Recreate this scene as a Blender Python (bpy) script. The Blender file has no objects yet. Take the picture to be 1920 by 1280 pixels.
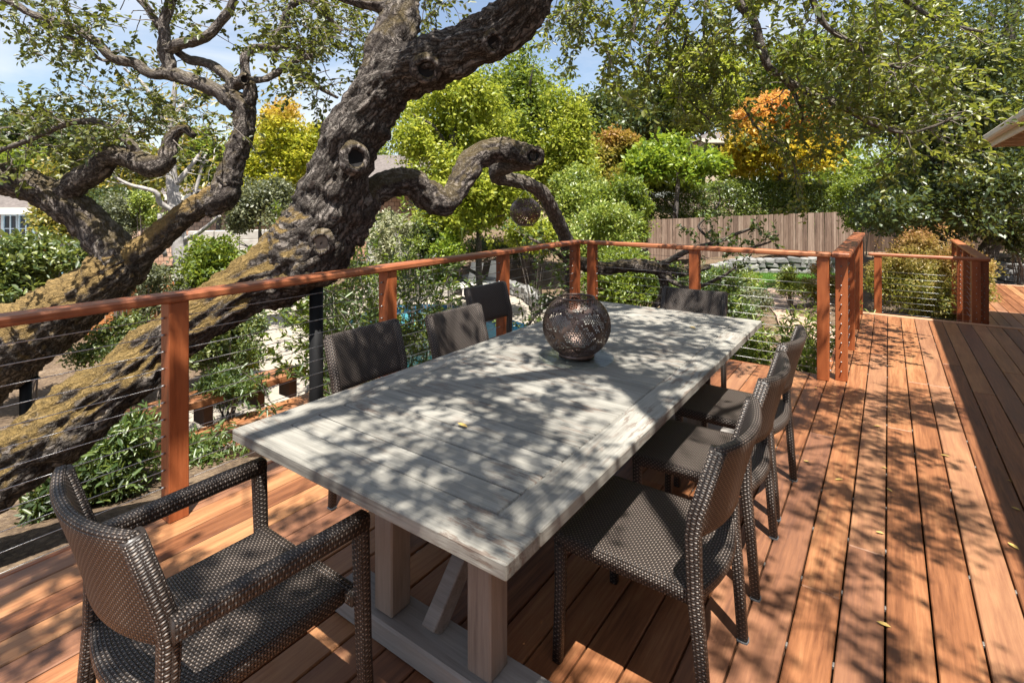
import bpy, math, random
import numpy as np
from mathutils import Vector, Matrix, noise as mnoise

rng = np.random.default_rng(7)
random.seed(7)
C = bpy.context.scene.collection
SC = bpy.context.scene

# ------------------------------------------------------------------ camera, sky, sun, exposure
F, HZ, CAMH = 992.0, 374.0, 1.58
YAW = math.atan(706 / F)
SY, CY = math.sin(YAW), math.cos(YAW)
cam = bpy.data.cameras.new('camera')
cam.sensor_width = 36
cam.lens = F * 36 / 1920
cam.shift_y = -(640 - HZ) / 1920
cam.clip_end = 2000
cam.clip_start = 0.05
camo = bpy.data.objects.new('camera', cam)
camo.location = (0, 0, CAMH)
camo.rotation_euler = (math.pi / 2, 0, YAW)
C.objects.link(camo)
SC.camera = camo

SUN_EL = math.radians(68)
SUN_AZ = math.radians(135)          # clockwise from +Y: the sun stands behind the camera, to its right
sd = Vector((math.sin(SUN_AZ) * math.cos(SUN_EL), math.cos(SUN_AZ) * math.cos(SUN_EL), math.sin(SUN_EL)))
sun = bpy.data.lights.new('sun', 'SUN')
sun.energy = 5.0
sun.angle = math.radians(0.5)
sun.color = (1.0, 0.95, 0.87)
suno = bpy.data.objects.new('sun', sun)
suno.rotation_euler = sd.to_track_quat('Z', 'Y').to_euler()
suno.location = (0, 0, 30)
C.objects.link(suno)

w = bpy.data.worlds.new('World')
SC.world = w
w.use_nodes = True
nt = w.node_tree
nt.nodes.clear()
def wn(t, **k):
    n = nt.nodes.new(t)
    for a, b in k.items(): setattr(n, a, b)
    return n
wo = wn('ShaderNodeOutputWorld'); bg = wn('ShaderNodeBackground')
sky = wn('ShaderNodeTexSky', sky_type='NISHITA', sun_disc=False, sun_elevation=SUN_EL, sun_rotation=SUN_AZ)
sky.air_density = 1.0; sky.dust_density = 1.2; sky.ozone_density = 1.0
tc = wn('ShaderNodeTexCoord'); sx = wn('ShaderNodeSeparateXYZ'); cx = wn('ShaderNodeCombineXYZ')
nt.links.new(tc.outputs['Generated'], sx.inputs[0])
az = wn('ShaderNodeMath', operation='MAXIMUM'); az.inputs[1].default_value = 0.0
nt.links.new(sx.outputs['Z'], az.inputs[0])
az2 = wn('ShaderNodeMath', operation='ADD'); az2.inputs[1].default_value = 0.16
nt.links.new(az.outputs[0], az2.inputs[0])
for k, o in ((0, 'X'), (1, 'Y')):
    d = wn('ShaderNodeMath', operation='DIVIDE')
    nt.links.new(sx.outputs[o], d.inputs[0]); nt.links.new(az2.outputs[0], d.inputs[1])
    nt.links.new(d.outputs[0], cx.inputs[k])
nz = wn('ShaderNodeTexNoise'); nz.inputs['Scale'].default_value = 0.9; nz.inputs['Detail'].default_value = 9
nz.inputs['Roughness'].default_value = 0.55; nz.inputs['Distortion'].default_value = 0.4
nt.links.new(cx.outputs[0], nz.inputs['Vector'])
cr = wn('ShaderNodeValToRGB')
cr.color_ramp.elements[0].position = 0.46; cr.color_ramp.elements[1].position = 0.76; cr.color_ramp.elements[0].color = (0.10, 0.10, 0.10, 1)
nt.links.new(nz.outputs['Fac'], cr.inputs[0])
mx = wn('ShaderNodeMix', data_type='RGBA')
nt.links.new(cr.outputs['Color'], mx.inputs[0])
nt.links.new(sky.outputs[0], mx.inputs[6])
mx.inputs[7].default_value = (5.6, 5.8, 6.1, 1)
nt.links.new(mx.outputs[2], bg.inputs['Color'])
bg.inputs['Strength'].default_value = 0.078
nt.links.new(bg.outputs[0], wo.inputs[0])

SC.view_settings.view_transform = 'Standard'
SC.view_settings.look = 'None'
SC.view_settings.exposure = 1.28
SC.view_settings.gamma = 1.0
SC.view_settings.use_curve_mapping = False
SC.render.engine = 'CYCLES'
SC.cycles.use_denoising = True
SC.cycles.max_bounces = 7
SC.cycles.diffuse_bounces = 4
SC.cycles.transparent_max_bounces = 12
SC.cycles.sample_clamp_indirect = 6

# ------------------------------------------------------------------ points from image measurements
def W(px, py, t):
    u = (px - 960) / F; v = (py - HZ) / F
    return Vector((t * (u * CY - SY), t * (u * SY + CY), CAMH - t * v))
def Z(px, py, z):
    return W(px, py, (CAMH - z) / ((py - HZ) / F))
FW = Vector((-SY, CY, 0)); RT = Vector((CY, SY, 0))

# ------------------------------------------------------------------ mesh helpers
class MB:
    def __init__(s): s.v = []; s.f = []; s.uv = []
    def add(s, vs, fs, uvs=None):
        o = len(s.v); s.v += [tuple(p) for p in vs]
        for k, f in enumerate(fs):
            s.f.append(tuple(i + o for i in f))
            s.uv.append(uvs[k] if uvs else [(0, 0)] * len(f))
        return s
    def mesh(s, name, origin=(0, 0, 0), smooth=False):
        m = bpy.data.meshes.new(name)
        ox, oy, oz = origin
        m.from_pydata([(a - ox, b - oy, c - oz) for a, b, c in s.v], [], s.f)
        ul = m.uv_layers.new(name='UVMap')
        flat = [x for f in s.uv for p in f for x in p]
        ul.data.foreach_set('uv', flat)
        if smooth: m.shade_smooth()
        m.update()
        return m

def wloc(o):
    v = Vector((0, 0, 0))
    while o is not None:
        v += o.location; o = o.parent
    return v
def link(name, mesh, mat, parent=None, loc=None):
    o = bpy.data.objects.new(name, mesh)
    if mat is not None and not mesh.materials: mesh.materials.append(mat)
    C.objects.link(o)
    if parent is not None: o.parent = parent
    if loc is not None: o.location = loc
    return o
def part(name, mb, mat, parent=None, smooth=False, label=None, kind=None):
    o = link(name, mb.mesh(name, wloc(parent) if parent is not None else (0, 0, 0), smooth), mat, parent)
    if label: o['label'] = label
    if kind: o['kind'] = kind
    return o
def part_local(name, mb, mat, parent, smooth=False):
    return link(name, mb.mesh(name, (0, 0, 0), smooth), mat, parent)
def solo(name, mb, mat, loc, label, cat, group=None, smooth=False):
    o = link(name, mb.mesh(name, loc, smooth), mat, None, loc)
    o['label'] = label; o['category'] = cat
    if group: o['group'] = group
    return o
def thing(name, label, cat, loc=(0, 0, 0), group=None):
    o = bpy.data.objects.new(name, None); o.empty_display_size = 0.1
    o.location = loc; C.objects.link(o)
    o['label'] = label; o['category'] = cat
    if group: o['group'] = group
    return o
def setting(name, loc=(0, 0, 0)):
    o = bpy.data.objects.new(name, None); o.empty_display_size = 0.1
    o.location = loc; C.objects.link(o); o['kind'] = 'structure'
    return o
def structure(name, mb, mat, smooth=False):
    o = part(name, mb, mat, None, smooth); o['kind'] = 'structure'
    return o

def cbox(mb, lo, hi, b=0.004, M=None):
    """box with chamfered edges (24 vertices)"""
    lo = list(lo); hi = list(hi)
    b = min(b, *[(hi[i] - lo[i]) * 0.45 for i in range(3)])
    vs = []; idx = {}
    for X in (0, 1):
        for Y in (0, 1):
            for Zz in (0, 1):
                c = (X, Y, Zz)
                for ax in range(3):
                    p = []
                    for i in range(3):
                        e = hi[i] if c[i] else lo[i]
                        if i != ax: e += -b if c[i] else b
                        p.append(e)
                    idx[(c, ax)] = len(vs); vs.append(Vector(p))
    fs = []
    def quad(q):
        a, b_, c_ = vs[q[0]], vs[q[1]], vs[q[2]]
        n = (b_ - a).cross(c_ - a)
        mid = sum((vs[i] for i in q), Vector()) / len(q)
        cen = Vector([(lo[i] + hi[i]) / 2 for i in range(3)])
        fs.append(tuple(q) if n.dot(mid - cen) > 0 else tuple(reversed(q)))
    for ax in range(3):
        o1, o2 = [i for i in range(3) if i != ax]
        for s in (0, 1):
            q = []
            for a, b_ in ((0, 0), (1, 0), (1, 1), (0, 1)):
                c = [0, 0, 0]; c[ax] = s; c[o1] = a; c[o2] = b_
                q.append(idx[(tuple(c), ax)])
            quad(q)
        for a in (0, 1):
            for b_ in (0, 1):
                c0 = [0, 0, 0]; c1 = [0, 0, 0]
                c0[ax] = 0; c1[ax] = 1
                for c in (c0, c1): c[o1] = a; c[o2] = b_
                quad([idx[(tuple(c0), o1)], idx[(tuple(c1), o1)], idx[(tuple(c1), o2)], idx[(tuple(c0), o2)]])
    for X in (0, 1):
        for Y in (0, 1):
            for Zz in (0, 1):
                quad([idx[((X, Y, Zz), a)] for a in range(3)])
    if M is not None: vs = [M @ v for v in vs]
    mb.add(vs, fs)
    return mb

def frames(pts):
    n = len(pts); T = []
    for i in range(n):
        d = pts[min(i + 1, n - 1)] - pts[max(i - 1, 0)]
        T.append(d.normalized() if d.length > 1e-9 else Vector((0, 0, 1)))
    ref = Vector((0, 0, 1)) if abs(T[0].z) < 0.9 else Vector((1, 0, 0))
    A = (ref - T[0] * ref.dot(T[0])).normalized()
    out = []
    for i in range(n):
        A = (A - T[i] * A.dot(T[i]))
        A = A.normalized() if A.length > 1e-6 else Vector((1, 0, 0))
        out.append((T[i], A, T[i].cross(A)))
    return out
def tube(mb, pts, rad, n=8, cap=True, sq=0.0, fixedA=None, uvs=1.0):
    """tube along pts; sq>0 squares the section; UV in metres"""
    pts = [Vector(p) for p in pts]
    if not hasattr(rad, '__len__'): rad = [rad] * len(pts)
    fr = frames(pts); vs = []; uvr = []; L = 0
    for i, (p, r) in enumerate(zip(pts, rad)):
        if i: L += (p - pts[i - 1]).length
        T, A, B = fr[i]
        if fixedA is not None:
            A = (fixedA - T * fixedA.dot(T)).normalized(); B = T.cross(A)
        ra, rb = (r if hasattr(r, '__len__') else (r, r))
        row = []
        for k in range(n):
            a = 2 * math.pi * k / n
            ca, sa = math.cos(a), math.sin(a)
            if sq:
                e = 2 / (2 + sq * 6)
                ca = math.copysign(abs(ca) ** e, ca); sa = math.copysign(abs(sa) ** e, sa)
            vs.append(p + A * ca * ra + B * sa * rb)
        uvr.append((L, 2 * math.pi * max(ra, rb)))
    fs = []; us = []
    for i in range(len(pts) - 1):
        for k in range(n):
            k2 = (k + 1) % n
            fs.append((i * n + k, i * n + k2, (i + 1) * n + k2, (i + 1) * n + k))
            us.append([(k / n * uvr[0][1], uvr[i][0]), ((k + 1) / n * uvr[0][1], uvr[i][0]),
                       ((k + 1) / n * uvr[0][1], uvr[i + 1][0]), (k / n * uvr[0][1], uvr[i + 1][0])])
    if cap:
        fs.append(tuple(reversed(range(n)))); us.append([(0, 0)] * n)
        fs.append(tuple(range((len(pts) - 1) * n, len(pts) * n))); us.append([(0, 0)] * n)
    mb.add(vs, fs, us)
    return mb
def catmull(pts, sub):
    """pts: list of tuples (any length); returns denser list"""
    P = [np.array(p, float) for p in pts]
    P = [2 * P[0] - P[1]] + P + [2 * P[-1] - P[-2]]
    out = []
    for i in range(1, len(P) - 2):
        a, b, c, d = P[i - 1:i + 3]
        for k in range(sub):
            s = k / sub
            out.append(0.5 * (2 * b + (c - a) * s + (2 * a - 5 * b + 4 * c - d) * s * s + (3 * b - a - 3 * c + d) * s ** 3))
    out.append(P[-2])
    return out

# ------------------------------------------------------------------ materials
class NT:
    def __init__(s, name):
        s.m = bpy.data.materials.new(name); s.m.use_nodes = True
        s.t = s.m.node_tree; s.t.nodes.clear()
        s.out = s.n('ShaderNodeOutputMaterial')
    def n(s, t, **k):
        x = s.t.nodes.new(t)
        for a, b in k.items(): setattr(x, a, b)
        return x
    def l(s, a, b): s.t.links.new(a, b)
    def val(s, sock, v):
        if hasattr(v, 'is_output') or isinstance(v, bpy.types.NodeSocket): s.l(v, sock)
        else: sock.default_value = v
    def math(s, op, a, b=0.0, c=None):
        x = s.n('ShaderNodeMath', operation=op)
        s.val(x.inputs[0], a); s.val(x.inputs[1], b)
        if c is not None: s.val(x.inputs[2], c)
        return x.outputs[0]
    def map(s, vec, scale=(1, 1, 1), loc=(0, 0, 0)):
        x = s.n('ShaderNodeMapping'); s.l(vec, x.inputs[0])
        x.inputs['Scale'].default_value = scale; s.val(x.inputs['Location'], loc)
        return x.outputs[0]
    def noise(s, vec, scale, detail=4, rough=0.55, dist=0.0):
        x = s.n('ShaderNodeTexNoise'); s.l(vec, x.inputs['Vector'])
        x.inputs['Scale'].default_value = scale; x.inputs['Detail'].default_value = detail
        x.inputs['Roughness'].default_value = rough; x.inputs['Distortion'].default_value = dist
        return x.outputs['Fac']
    def ramp(s, fac, stops):
        x = s.n('ShaderNodeValToRGB'); s.l(fac, x.inputs[0])
        e = x.color_ramp.elements
        while len(e) < len(stops): e.new(0.5)
        for k, (p, c) in enumerate(stops):
            e[k].position = p
            e[k].color = (c if hasattr(c, '__len__') else (c, c, c)) + ((1,) if not hasattr(c, '__len__') or len(c) == 3 else ())
        return x.outputs['Color']
    def mix(s, fac, a, b, mode='MIX'):
        x = s.n('ShaderNodeMix', data_type='RGBA', blend_type=mode)
        s.val(x.inputs[0], fac)
        for i, v in ((6, a), (7, b)):
            if isinstance(v, tuple) and len(v) == 3: v = v + (1,)
            s.val(x.inputs[i], v)
        return x.outputs[2]
    def bump(s, h, strength, dist, normal=None):
        x = s.n('ShaderNodeBump'); s.l(h, x.inputs['Height'])
        x.inputs['Strength'].default_value = strength; x.inputs['Distance'].default_value = dist
        if normal is not None: s.l(normal, x.inputs['Normal'])
        return x.outputs[0]
    def pbr(s, col, rough=0.6, normal=None, metal=0.0, spec=0.5, **k):
        x = s.n('ShaderNodeBsdfPrincipled')
        if isinstance(col, tuple) and len(col) == 3: col = col + (1,)
        s.val(x.inputs['Base Color'], col); s.val(x.inputs['Roughness'], rough)
        s.val(x.inputs['Metallic'], metal); s.val(x.inputs['Specular IOR Level'], spec)
        if normal is not None: s.l(normal, x.inputs['Normal'])
        for a, b in k.items(): s.val(x.inputs[a], b)
        return x
    def done(s, sh):
        s.l(sh.outputs[0] if hasattr(sh, 'outputs') else sh, s.out.inputs[0]); return s.m
    def obj(s): return s.n('ShaderNodeTexCoord').outputs['Object']
    def uvc(s): return s.n('ShaderNodeTexCoord').outputs['UV']
    def geo(s): return s.n('ShaderNodeNewGeometry')
    def rnd(s): return s.n('ShaderNodeObjectInfo').outputs['Random']

def wood(name, dark, mid, light, axis=1, rough=0.5, spread=0.5, grain=1.0, worn=None, bump=0.25, grey=None):
    m = NT(name); o = m.obj(); r = m.rnd()
    off = m.n('ShaderNodeCombineXYZ')
    for i, k in enumerate((37.0, 91.0, 53.0)): m.l(m.math('MULTIPLY', r, k), off.inputs[i])
    sc = [52.0 * grain, 52.0 * grain, 52.0 * grain]; sc[axis] = 2.6
    v = m.map(o, tuple(sc), off.outputs[0])
    sc2 = [9.0, 9.0, 9.0]; sc2[axis] = 0.9
    v2 = m.map(o, tuple(sc2), off.outputs[0])
    fine = m.noise(v, 1.6, 7, 0.68, 0.4)
    fig = m.noise(v2, 1.0, 5, 0.55, 1.6)
    a = m.math('ADD', m.math('MULTIPLY', fine, 0.55), m.math('MULTIPLY', fig, 0.55))
    a = m.math('ADD', a, m.math('MULTIPLY', m.math('SUBTRACT', r, 0.5), spread * 0.4))
    col = m.ramp(a, [(0.30, dark), (0.52, mid), (0.78, light)])
    blot = m.noise(m.map(o, (3, 3, 3), off.outputs[0]), 1.3, 3, 0.6)
    col = m.mix(m.math('MULTIPLY', blot, 0.35), col, dark)
    if grey is not None:
        r2 = m.math('FRACT', m.math('MULTIPLY', r, 17.37))
        g = m.math('GREATER_THAN', r2, 0.62)
        col = m.mix(m.math('MULTIPLY', g, 0.32), col, grey)
    if worn is not None:
        wv = [30.0, 30.0, 30.0]; wv[axis] = 5.0
        wn_ = m.noise(m.map(o, tuple(wv), off.outputs[0]), 1.7, 8, 0.7)
        patch = m.noise(m.map(o, (2.5, 2.5, 2.5), off.outputs[0]), 1.0, 2, 0.5)
        f = m.math('MULTIPLY', m.ramp(wn_, [(0.52, 0.0), (0.57, 1.0)]), m.ramp(patch, [(0.46, 0.0), (0.58, 1.0)]))
        col = m.mix(m.math('MULTIPLY', f, 0.7), col, worn)
    rg = m.math('ADD', rough - 0.08, m.math('MULTIPLY', fig, 0.2))
    return m.done(m.pbr(col, rg, m.bump(fine, bump, 0.004)))

def plain(name, col, rough=0.6, metal=0.0, var=0.15, scale=12.0, bump=0.0, spec=0.5):
    m = NT(name); o = m.obj()
    f = m.noise(o, scale, 5, 0.6)
    c2 = tuple(min(1, x * (1 + var)) for x in col); c1 = tuple(x * (1 - var) for x in col)
    c = m.ramp(f, [(0.3, c1), (0.7, c2)])
    return m.done(m.pbr(c, rough, m.bump(f, bump, 0.01) if bump else None, metal, spec))

def leafmat(name, c1, c2, c3, trans=0.4, gloss=0.08, top=None):
    gloss *= 0.42; trans = min(0.6, trans + 0.08)
    """top=(colour, z0, z1): new growth of another colour towards the crown top (Generated z)"""
    m = NT(name); g = m.geo(); r = g.outputs['Random Per Island']
    col = m.ramp(r, [(0.1, c1), (0.5, c2), (0.92, c3)])
    if top is not None:
        gz = m.n('ShaderNodeSeparateXYZ'); m.l(m.n('ShaderNodeTexCoord').outputs['Generated'], gz.inputs[0])
        nn = m.noise(m.obj(), 0.9, 3, 0.6)
        f = m.math('ADD', gz.outputs['Z'], m.math('MULTIPLY', m.math('SUBTRACT', nn, 0.5), 0.9))
        f = m.ramp(f, [(top[1], 0.0), (top[2], 1.0)])
        tcol = m.ramp(m.math('FRACT', m.math('MULTIPLY', r, 7.3)), [(0.0, tuple(x * 0.6 for x in top[0])), (1.0, top[0])])
        col = m.mix(f, col, tcol)
    d = m.n('ShaderNodeBsdfDiffuse'); m.l(col, d.inputs[0])
    t = m.n('ShaderNodeBsdfTranslucent')
    tcx = m.mix(0.35, col, (0.5, 0.5, 0.05), 'MIX'); m.l(m.mix(0.75, col, tcx), t.inputs[0])
    s = m.n('ShaderNodeMixShader'); s.inputs[0].default_value = trans
    m.l(d.outputs[0], s.inputs[1]); m.l(t.outputs[0], s.inputs[2])
    gl = m.n('ShaderNodeBsdfGlossy'); gl.inputs['Roughness'].default_value = 0.45
    gl.inputs[0].default_value = (1, 1, 1, 1)
    s2 = m.n('ShaderNodeMixShader'); s2.inputs[0].default_value = gloss
    m.l(s.outputs[0], s2.inputs[1]); m.l(gl.outputs[0], s2.inputs[2])
    return m.done(s2)

def barkmat(name, crack, plate, light, moss, moss_amt=0.5, lichen=0.3, su=20, sv=9, bump=1.0, mz=None, mr=(0.12, 0.48)):
    m = NT(name); uv = m.uvc(); o = m.obj(); g = m.geo()
    dist = m.noise(o, 7, 6, 0.68)
    mv = m.n('ShaderNodeVectorMath', operation='ADD'); m.l(m.map(uv, (su, sv, 1)), mv.inputs[0])
    cmb = m.n('ShaderNodeCombineXYZ'); m.l(m.math('MULTIPLY', dist, 5.0), cmb.inputs[0]); m.l(m.math('MULTIPLY', dist, 4.0), cmb.inputs[1])
    m.l(cmb.outputs[0], mv.inputs[1])
    vo = m.n('ShaderNodeTexVoronoi', feature='DISTANCE_TO_EDGE'); m.l(mv.outputs[0], vo.inputs['Vector']); vo.inputs['Scale'].default_value = 1
    vc = m.n('ShaderNodeTexVoronoi', feature='F1'); m.l(mv.outputs[0], vc.inputs['Vector']); vc.inputs['Scale'].default_value = 1
    fn = m.noise(o, 60, 6, 0.65)
    edge = m.ramp(m.math('ADD', vo.outputs['Distance'], m.math('MULTIPLY', m.math('SUBTRACT', m.noise(o, 30, 5, 0.7), 0.5), 0.35)), [(0.0, 0.0), (0.30, 1.0)])
    big = m.noise(o, 5, 4, 0.6)
    tone = m.math('ADD', m.math('MULTIPLY', fn, 0.6), m.math('MULTIPLY', m.math('SUBTRACT', big, 0.3), 0.7))
    pc = m.ramp(tone, [(0.3, plate), (0.75, light)])
    col = m.mix(edge, crack, pc)
    # pale lichen flecks
    lf = m.ramp(m.noise(o, 26, 5, 0.7), [(0.60, 0.0), (0.68, 1.0)])
    col = m.mix(m.math('MULTIPLY', lf, lichen), col, (0.34, 0.34, 0.29))
    nzs = m.n('ShaderNodeSeparateXYZ'); m.l(g.outputs['Normal'], nzs.inputs[0])
    nzz = nzs.outputs['Z']
    if mz is not None:
        oz = m.n('ShaderNodeSeparateXYZ'); m.l(o, oz.inputs[0])
        nzz = m.math('SUBTRACT', nzz, m.ramp(m.math('DIVIDE', m.math('ADD', oz.outputs['Z'], m.math('MULTIPLY', big, 0.6)), 6.0), [(mz[0] / 6, 0.0), (mz[1] / 6, 1.0)]))
    mm = m.math('ADD', nzz, m.math('MULTIPLY', m.math('SUBTRACT', m.noise(o, 4, 5, 0.65), 0.5), 1.7))
    mm = m.math('DIVIDE', m.math('ADD', mm, 1.0), 3.0)
    mf = m.math('MULTIPLY', m.ramp(mm, [((mr[0] + 1) / 3, 0.0), ((mr[1] + 1) / 3, 1.0)]), moss_amt)
    mcol = m.ramp(m.noise(o, 34, 5, 0.7), [(0.3, tuple(x * 0.45 for x in moss)), (0.7, moss)])
    col = m.mix(mf, col, mcol)
    h = m.math('ADD', m.math('MULTIPLY', edge, 0.7), m.math('MULTIPLY', fn, 0.5))
    return m.done(m.pbr(col, 0.9, m.bump(h, bump, 0.02), 0, 0.2))

M = {}
M['deck'] = wood('ipe_decking', (0.10, 0.034, 0.014), (0.275, 0.112, 0.046), (0.48, 0.24, 0.105), 1, 0.46, 0.68, grey=(0.17, 0.10, 0.075))
M['rail'] = wood('oiled_rail', (0.10, 0.026, 0.010), (0.32, 0.10, 0.038), (0.52, 0.21, 0.09), 1, 0.42, 0.3)
M['railx'] = wood('oiled_rail_across', (0.10, 0.026, 0.010), (0.32, 0.10, 0.038), (0.52, 0.21, 0.09), 0, 0.42, 0.3)
M['post'] = wood('oiled_post', (0.12, 0.028, 0.009), (0.32, 0.085, 0.025), (0.46, 0.14, 0.045), 2, 0.45, 0.5)
M['nose'] = wood('nosing', (0.26, 0.12, 0.06), (0.45, 0.23, 0.12), (0.6, 0.36, 0.21), 0, 0.5, 0.2)
TC = ((0.085, 0.080, 0.070), (0.245, 0.232, 0.20), (0.42, 0.40, 0.35))
M['tabx'] = wood('weathered_teak_across', *TC, axis=0, rough=0.72, spread=0.25, grain=1.5, worn=(0.12, 0.075, 0.052), bump=0.7)
M['taby'] = wood('weathered_teak_along', *TC, axis=1, rough=0.72, spread=0.25, grain=1.5, worn=(0.12, 0.075, 0.052), bump=0.7)
LC = ((0.12, 0.10, 0.085), (0.25, 0.21, 0.175), (0.36, 0.315, 0.27))
M['tabz'] = wood('weathered_teak_leg', *LC, axis=2, rough=0.7, spread=0.2)
M['tabf'] = wood('weathered_teak_foot', (0.14, 0.125, 0.115), (0.28, 0.26, 0.24), (0.4, 0.38, 0.35), axis=0, rough=0.7, spread=0.2)
M['steel'] = plain('cable_steel', (0.42, 0.42, 0.41), 0.45, 1.0, 0.05)
M['clip'] = plain('clip_steel', (0.22, 0.20, 0.18), 0.5, 0.4, 0.2)
M['black'] = plain('black_steel', (0.008, 0.008, 0.0085), 0.6, 0.0, 0.2, spec=0.2)
M['joist'] = plain('joist_wood', (0.10, 0.06, 0.035), 0.8)
M['fence'] = wood('grey_fence', (0.085, 0.052, 0.036), (0.20, 0.13, 0.092), (0.36, 0.265, 0.20), 2, 0.85, 0.8)
M['ofence'] = wood('orange_fence', (0.25, 0.09, 0.025), (0.48, 0.19, 0.06), (0.6, 0.28, 0.1), 2, 0.7, 0.4)
M['stone'] = None

def rattan():
    m = NT('dark_rattan'); uv = m.uvc()
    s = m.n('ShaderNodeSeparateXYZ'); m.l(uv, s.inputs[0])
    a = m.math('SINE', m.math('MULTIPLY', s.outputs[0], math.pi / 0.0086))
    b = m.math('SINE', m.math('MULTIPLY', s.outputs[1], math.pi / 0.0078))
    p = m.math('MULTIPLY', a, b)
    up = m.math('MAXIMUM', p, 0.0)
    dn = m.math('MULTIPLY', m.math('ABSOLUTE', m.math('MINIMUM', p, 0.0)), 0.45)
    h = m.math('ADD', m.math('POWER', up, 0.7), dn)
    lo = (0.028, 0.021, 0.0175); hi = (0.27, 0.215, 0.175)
    f = m.ramp(up, [(0.45, 0.0), (0.85, 1.0)])  # raised strands coloured paler to imitate sun glints on the weave
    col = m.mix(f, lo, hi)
    nz_ = m.noise(m.obj(), 30, 3)
    col = m.mix(m.math('MULTIPLY', nz_, 0.3), col, (0.03, 0.022, 0.018))
    return m.done(m.pbr(col, 0.40, m.bump(h, 1.0, 0.0045), 0, 0.5))
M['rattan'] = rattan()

def stonemat():
    m = NT('field_stone'); o = m.obj(); r = m.rnd()
    f = m.noise(o, 9, 6, 0.65)
    c = m.ramp(m.math('ADD', m.math('MULTIPLY', f, 0.6), m.math('MULTIPLY', r, 0.45)),
               [(0.2, (0.10, 0.10, 0.10)), (0.55, (0.22, 0.215, 0.205)), (0.9, (0.36, 0.345, 0.31))])
    return m.done(m.pbr(c, 0.85, m.bump(f, 0.5, 0.03)))
M['stone'] = stonemat()
M['mortar'] = plain('dark_gaps', (0.05, 0.047, 0.04), 0.95)

def soilmat():
    m = NT('soil'); o = m.obj()
    f = m.noise(o, 2.0, 7, 0.65); g = m.noise(o, 22, 5, 0.7)
    c = m.ramp(m.math('ADD', m.math('MULTIPLY', f, 0.5), m.math('MULTIPLY', g, 0.5)),
               [(0.32, (0.045, 0.030, 0.020)), (0.5, (0.13, 0.092, 0.062)), (0.7, (0.27, 0.205, 0.145))])
    vo = m.n('ShaderNodeTexVoronoi'); m.l(o, vo.inputs['Vector']); vo.inputs['Scale'].default_value = 30
    c = m.mix(m.ramp(vo.outputs['Color'], [(0.55, 0.0), (0.9, 0.35)]), c, (0.34, 0.24, 0.14))
    return m.done(m.pbr(c, 0.95, m.bump(g, 0.8, 0.04), 0, 0.1))
M['soil'] = soilmat()
M['patio'] = plain('patio_concrete', (0.31, 0.27, 0.22), 0.85, 0, 0.18, 5, 0.1)
M['path'] = plain('tan_path', (0.36, 0.25, 0.18), 0.95, 0, 0.25, 14, 0.4)
M['grassbase'] = plain('lawn_turf', (0.07, 0.17, 0.025), 0.9, 0, 0.25, 30, 0.4)
M['plaster'] = plain('pool_plaster', (0.11, 0.44, 0.50), 0.8, 0, 0.08, 3)
M['bluebase'] = plain('pale_blue_plaster', (0.28, 0.52, 0.72), 0.8, 0, 0.08, 3)
M['tile'] = plain('pool_tile', (0.03, 0.12, 0.22), 0.3, 0, 0.3, 30)
M['concrete'] = plain('concrete_wall', (0.40, 0.37, 0.33), 0.9, 0, 0.2, 5, 0.2)
M['white'] = plain('white_paint', (0.78, 0.77, 0.74), 0.5, 0, 0.04)
M['cream'] = plain('cream_trim', (0.66, 0.58, 0.48), 0.6, 0, 0.06)
M['soffit'] = plain('tan_soffit', (0.50, 0.33, 0.21), 0.7, 0, 0.1)
M['beige'] = plain('beige_stucco', (0.50, 0.40, 0.30), 0.9, 0, 0.08)
M['roofm'] = plain('grey_brown_roof', (0.13, 0.11, 0.10), 0.9, 0, 0.3, 8)
M['glass'] = plain('dark_window_glass', (0.05, 0.06, 0.07), 0.08, 0, 0.2)
M['red'] = plain('red_plastic', (0.55, 0.03, 0.02), 0.4)
M['blue'] = plain('blue_plastic', (0.06, 0.09, 0.4), 0.4)
M['bin'] = plain('grey_plastic', (0.10, 0.11, 0.12), 0.5)
M['sling'] = plain('white_sling', (0.72, 0.70, 0.65), 0.7, 0, 0.05, 60)
M['fallen'] = plain('dry_leaf', (0.48, 0.33, 0.09), 0.7, 0, 0.35, 40)

def shingle():
    m = NT('cedar_shingle'); o = m.obj()
    br = m.n('ShaderNodeTexBrick'); m.l(m.map(o, (1, 1, 1)), br.inputs['Vector'])
    sp = m.n('ShaderNodeSeparateXYZ'); m.l(o, sp.inputs[0])
    cb = m.n('ShaderNodeCombineXYZ'); m.l(m.math('ADD', sp.outputs[0], sp.outputs[1]), cb.inputs[0]); m.l(sp.outputs[2], cb.inputs[1])
    m.l(cb.outputs[0], br.inputs['Vector'])
    br.inputs['Scale'].default_value = 1.0; br.inputs['Brick Width'].default_value = 0.24; br.inputs['Row Height'].default_value = 0.19
    br.inputs['Mortar Size'].default_value = 0.014
    br.inputs['Color1'].default_value = (0.40, 0.22, 0.14, 1); br.inputs['Color2'].default_value = (0.52, 0.33, 0.23, 1)
    br.inputs['Mortar'].default_value = (0.12, 0.07, 0.05, 1)
    return m.done(m.pbr(br.outputs['Color'], 0.85, m.bump(br.outputs['Fac'], -0.4, 0.02)))
M['shingle'] = shingle()

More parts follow.
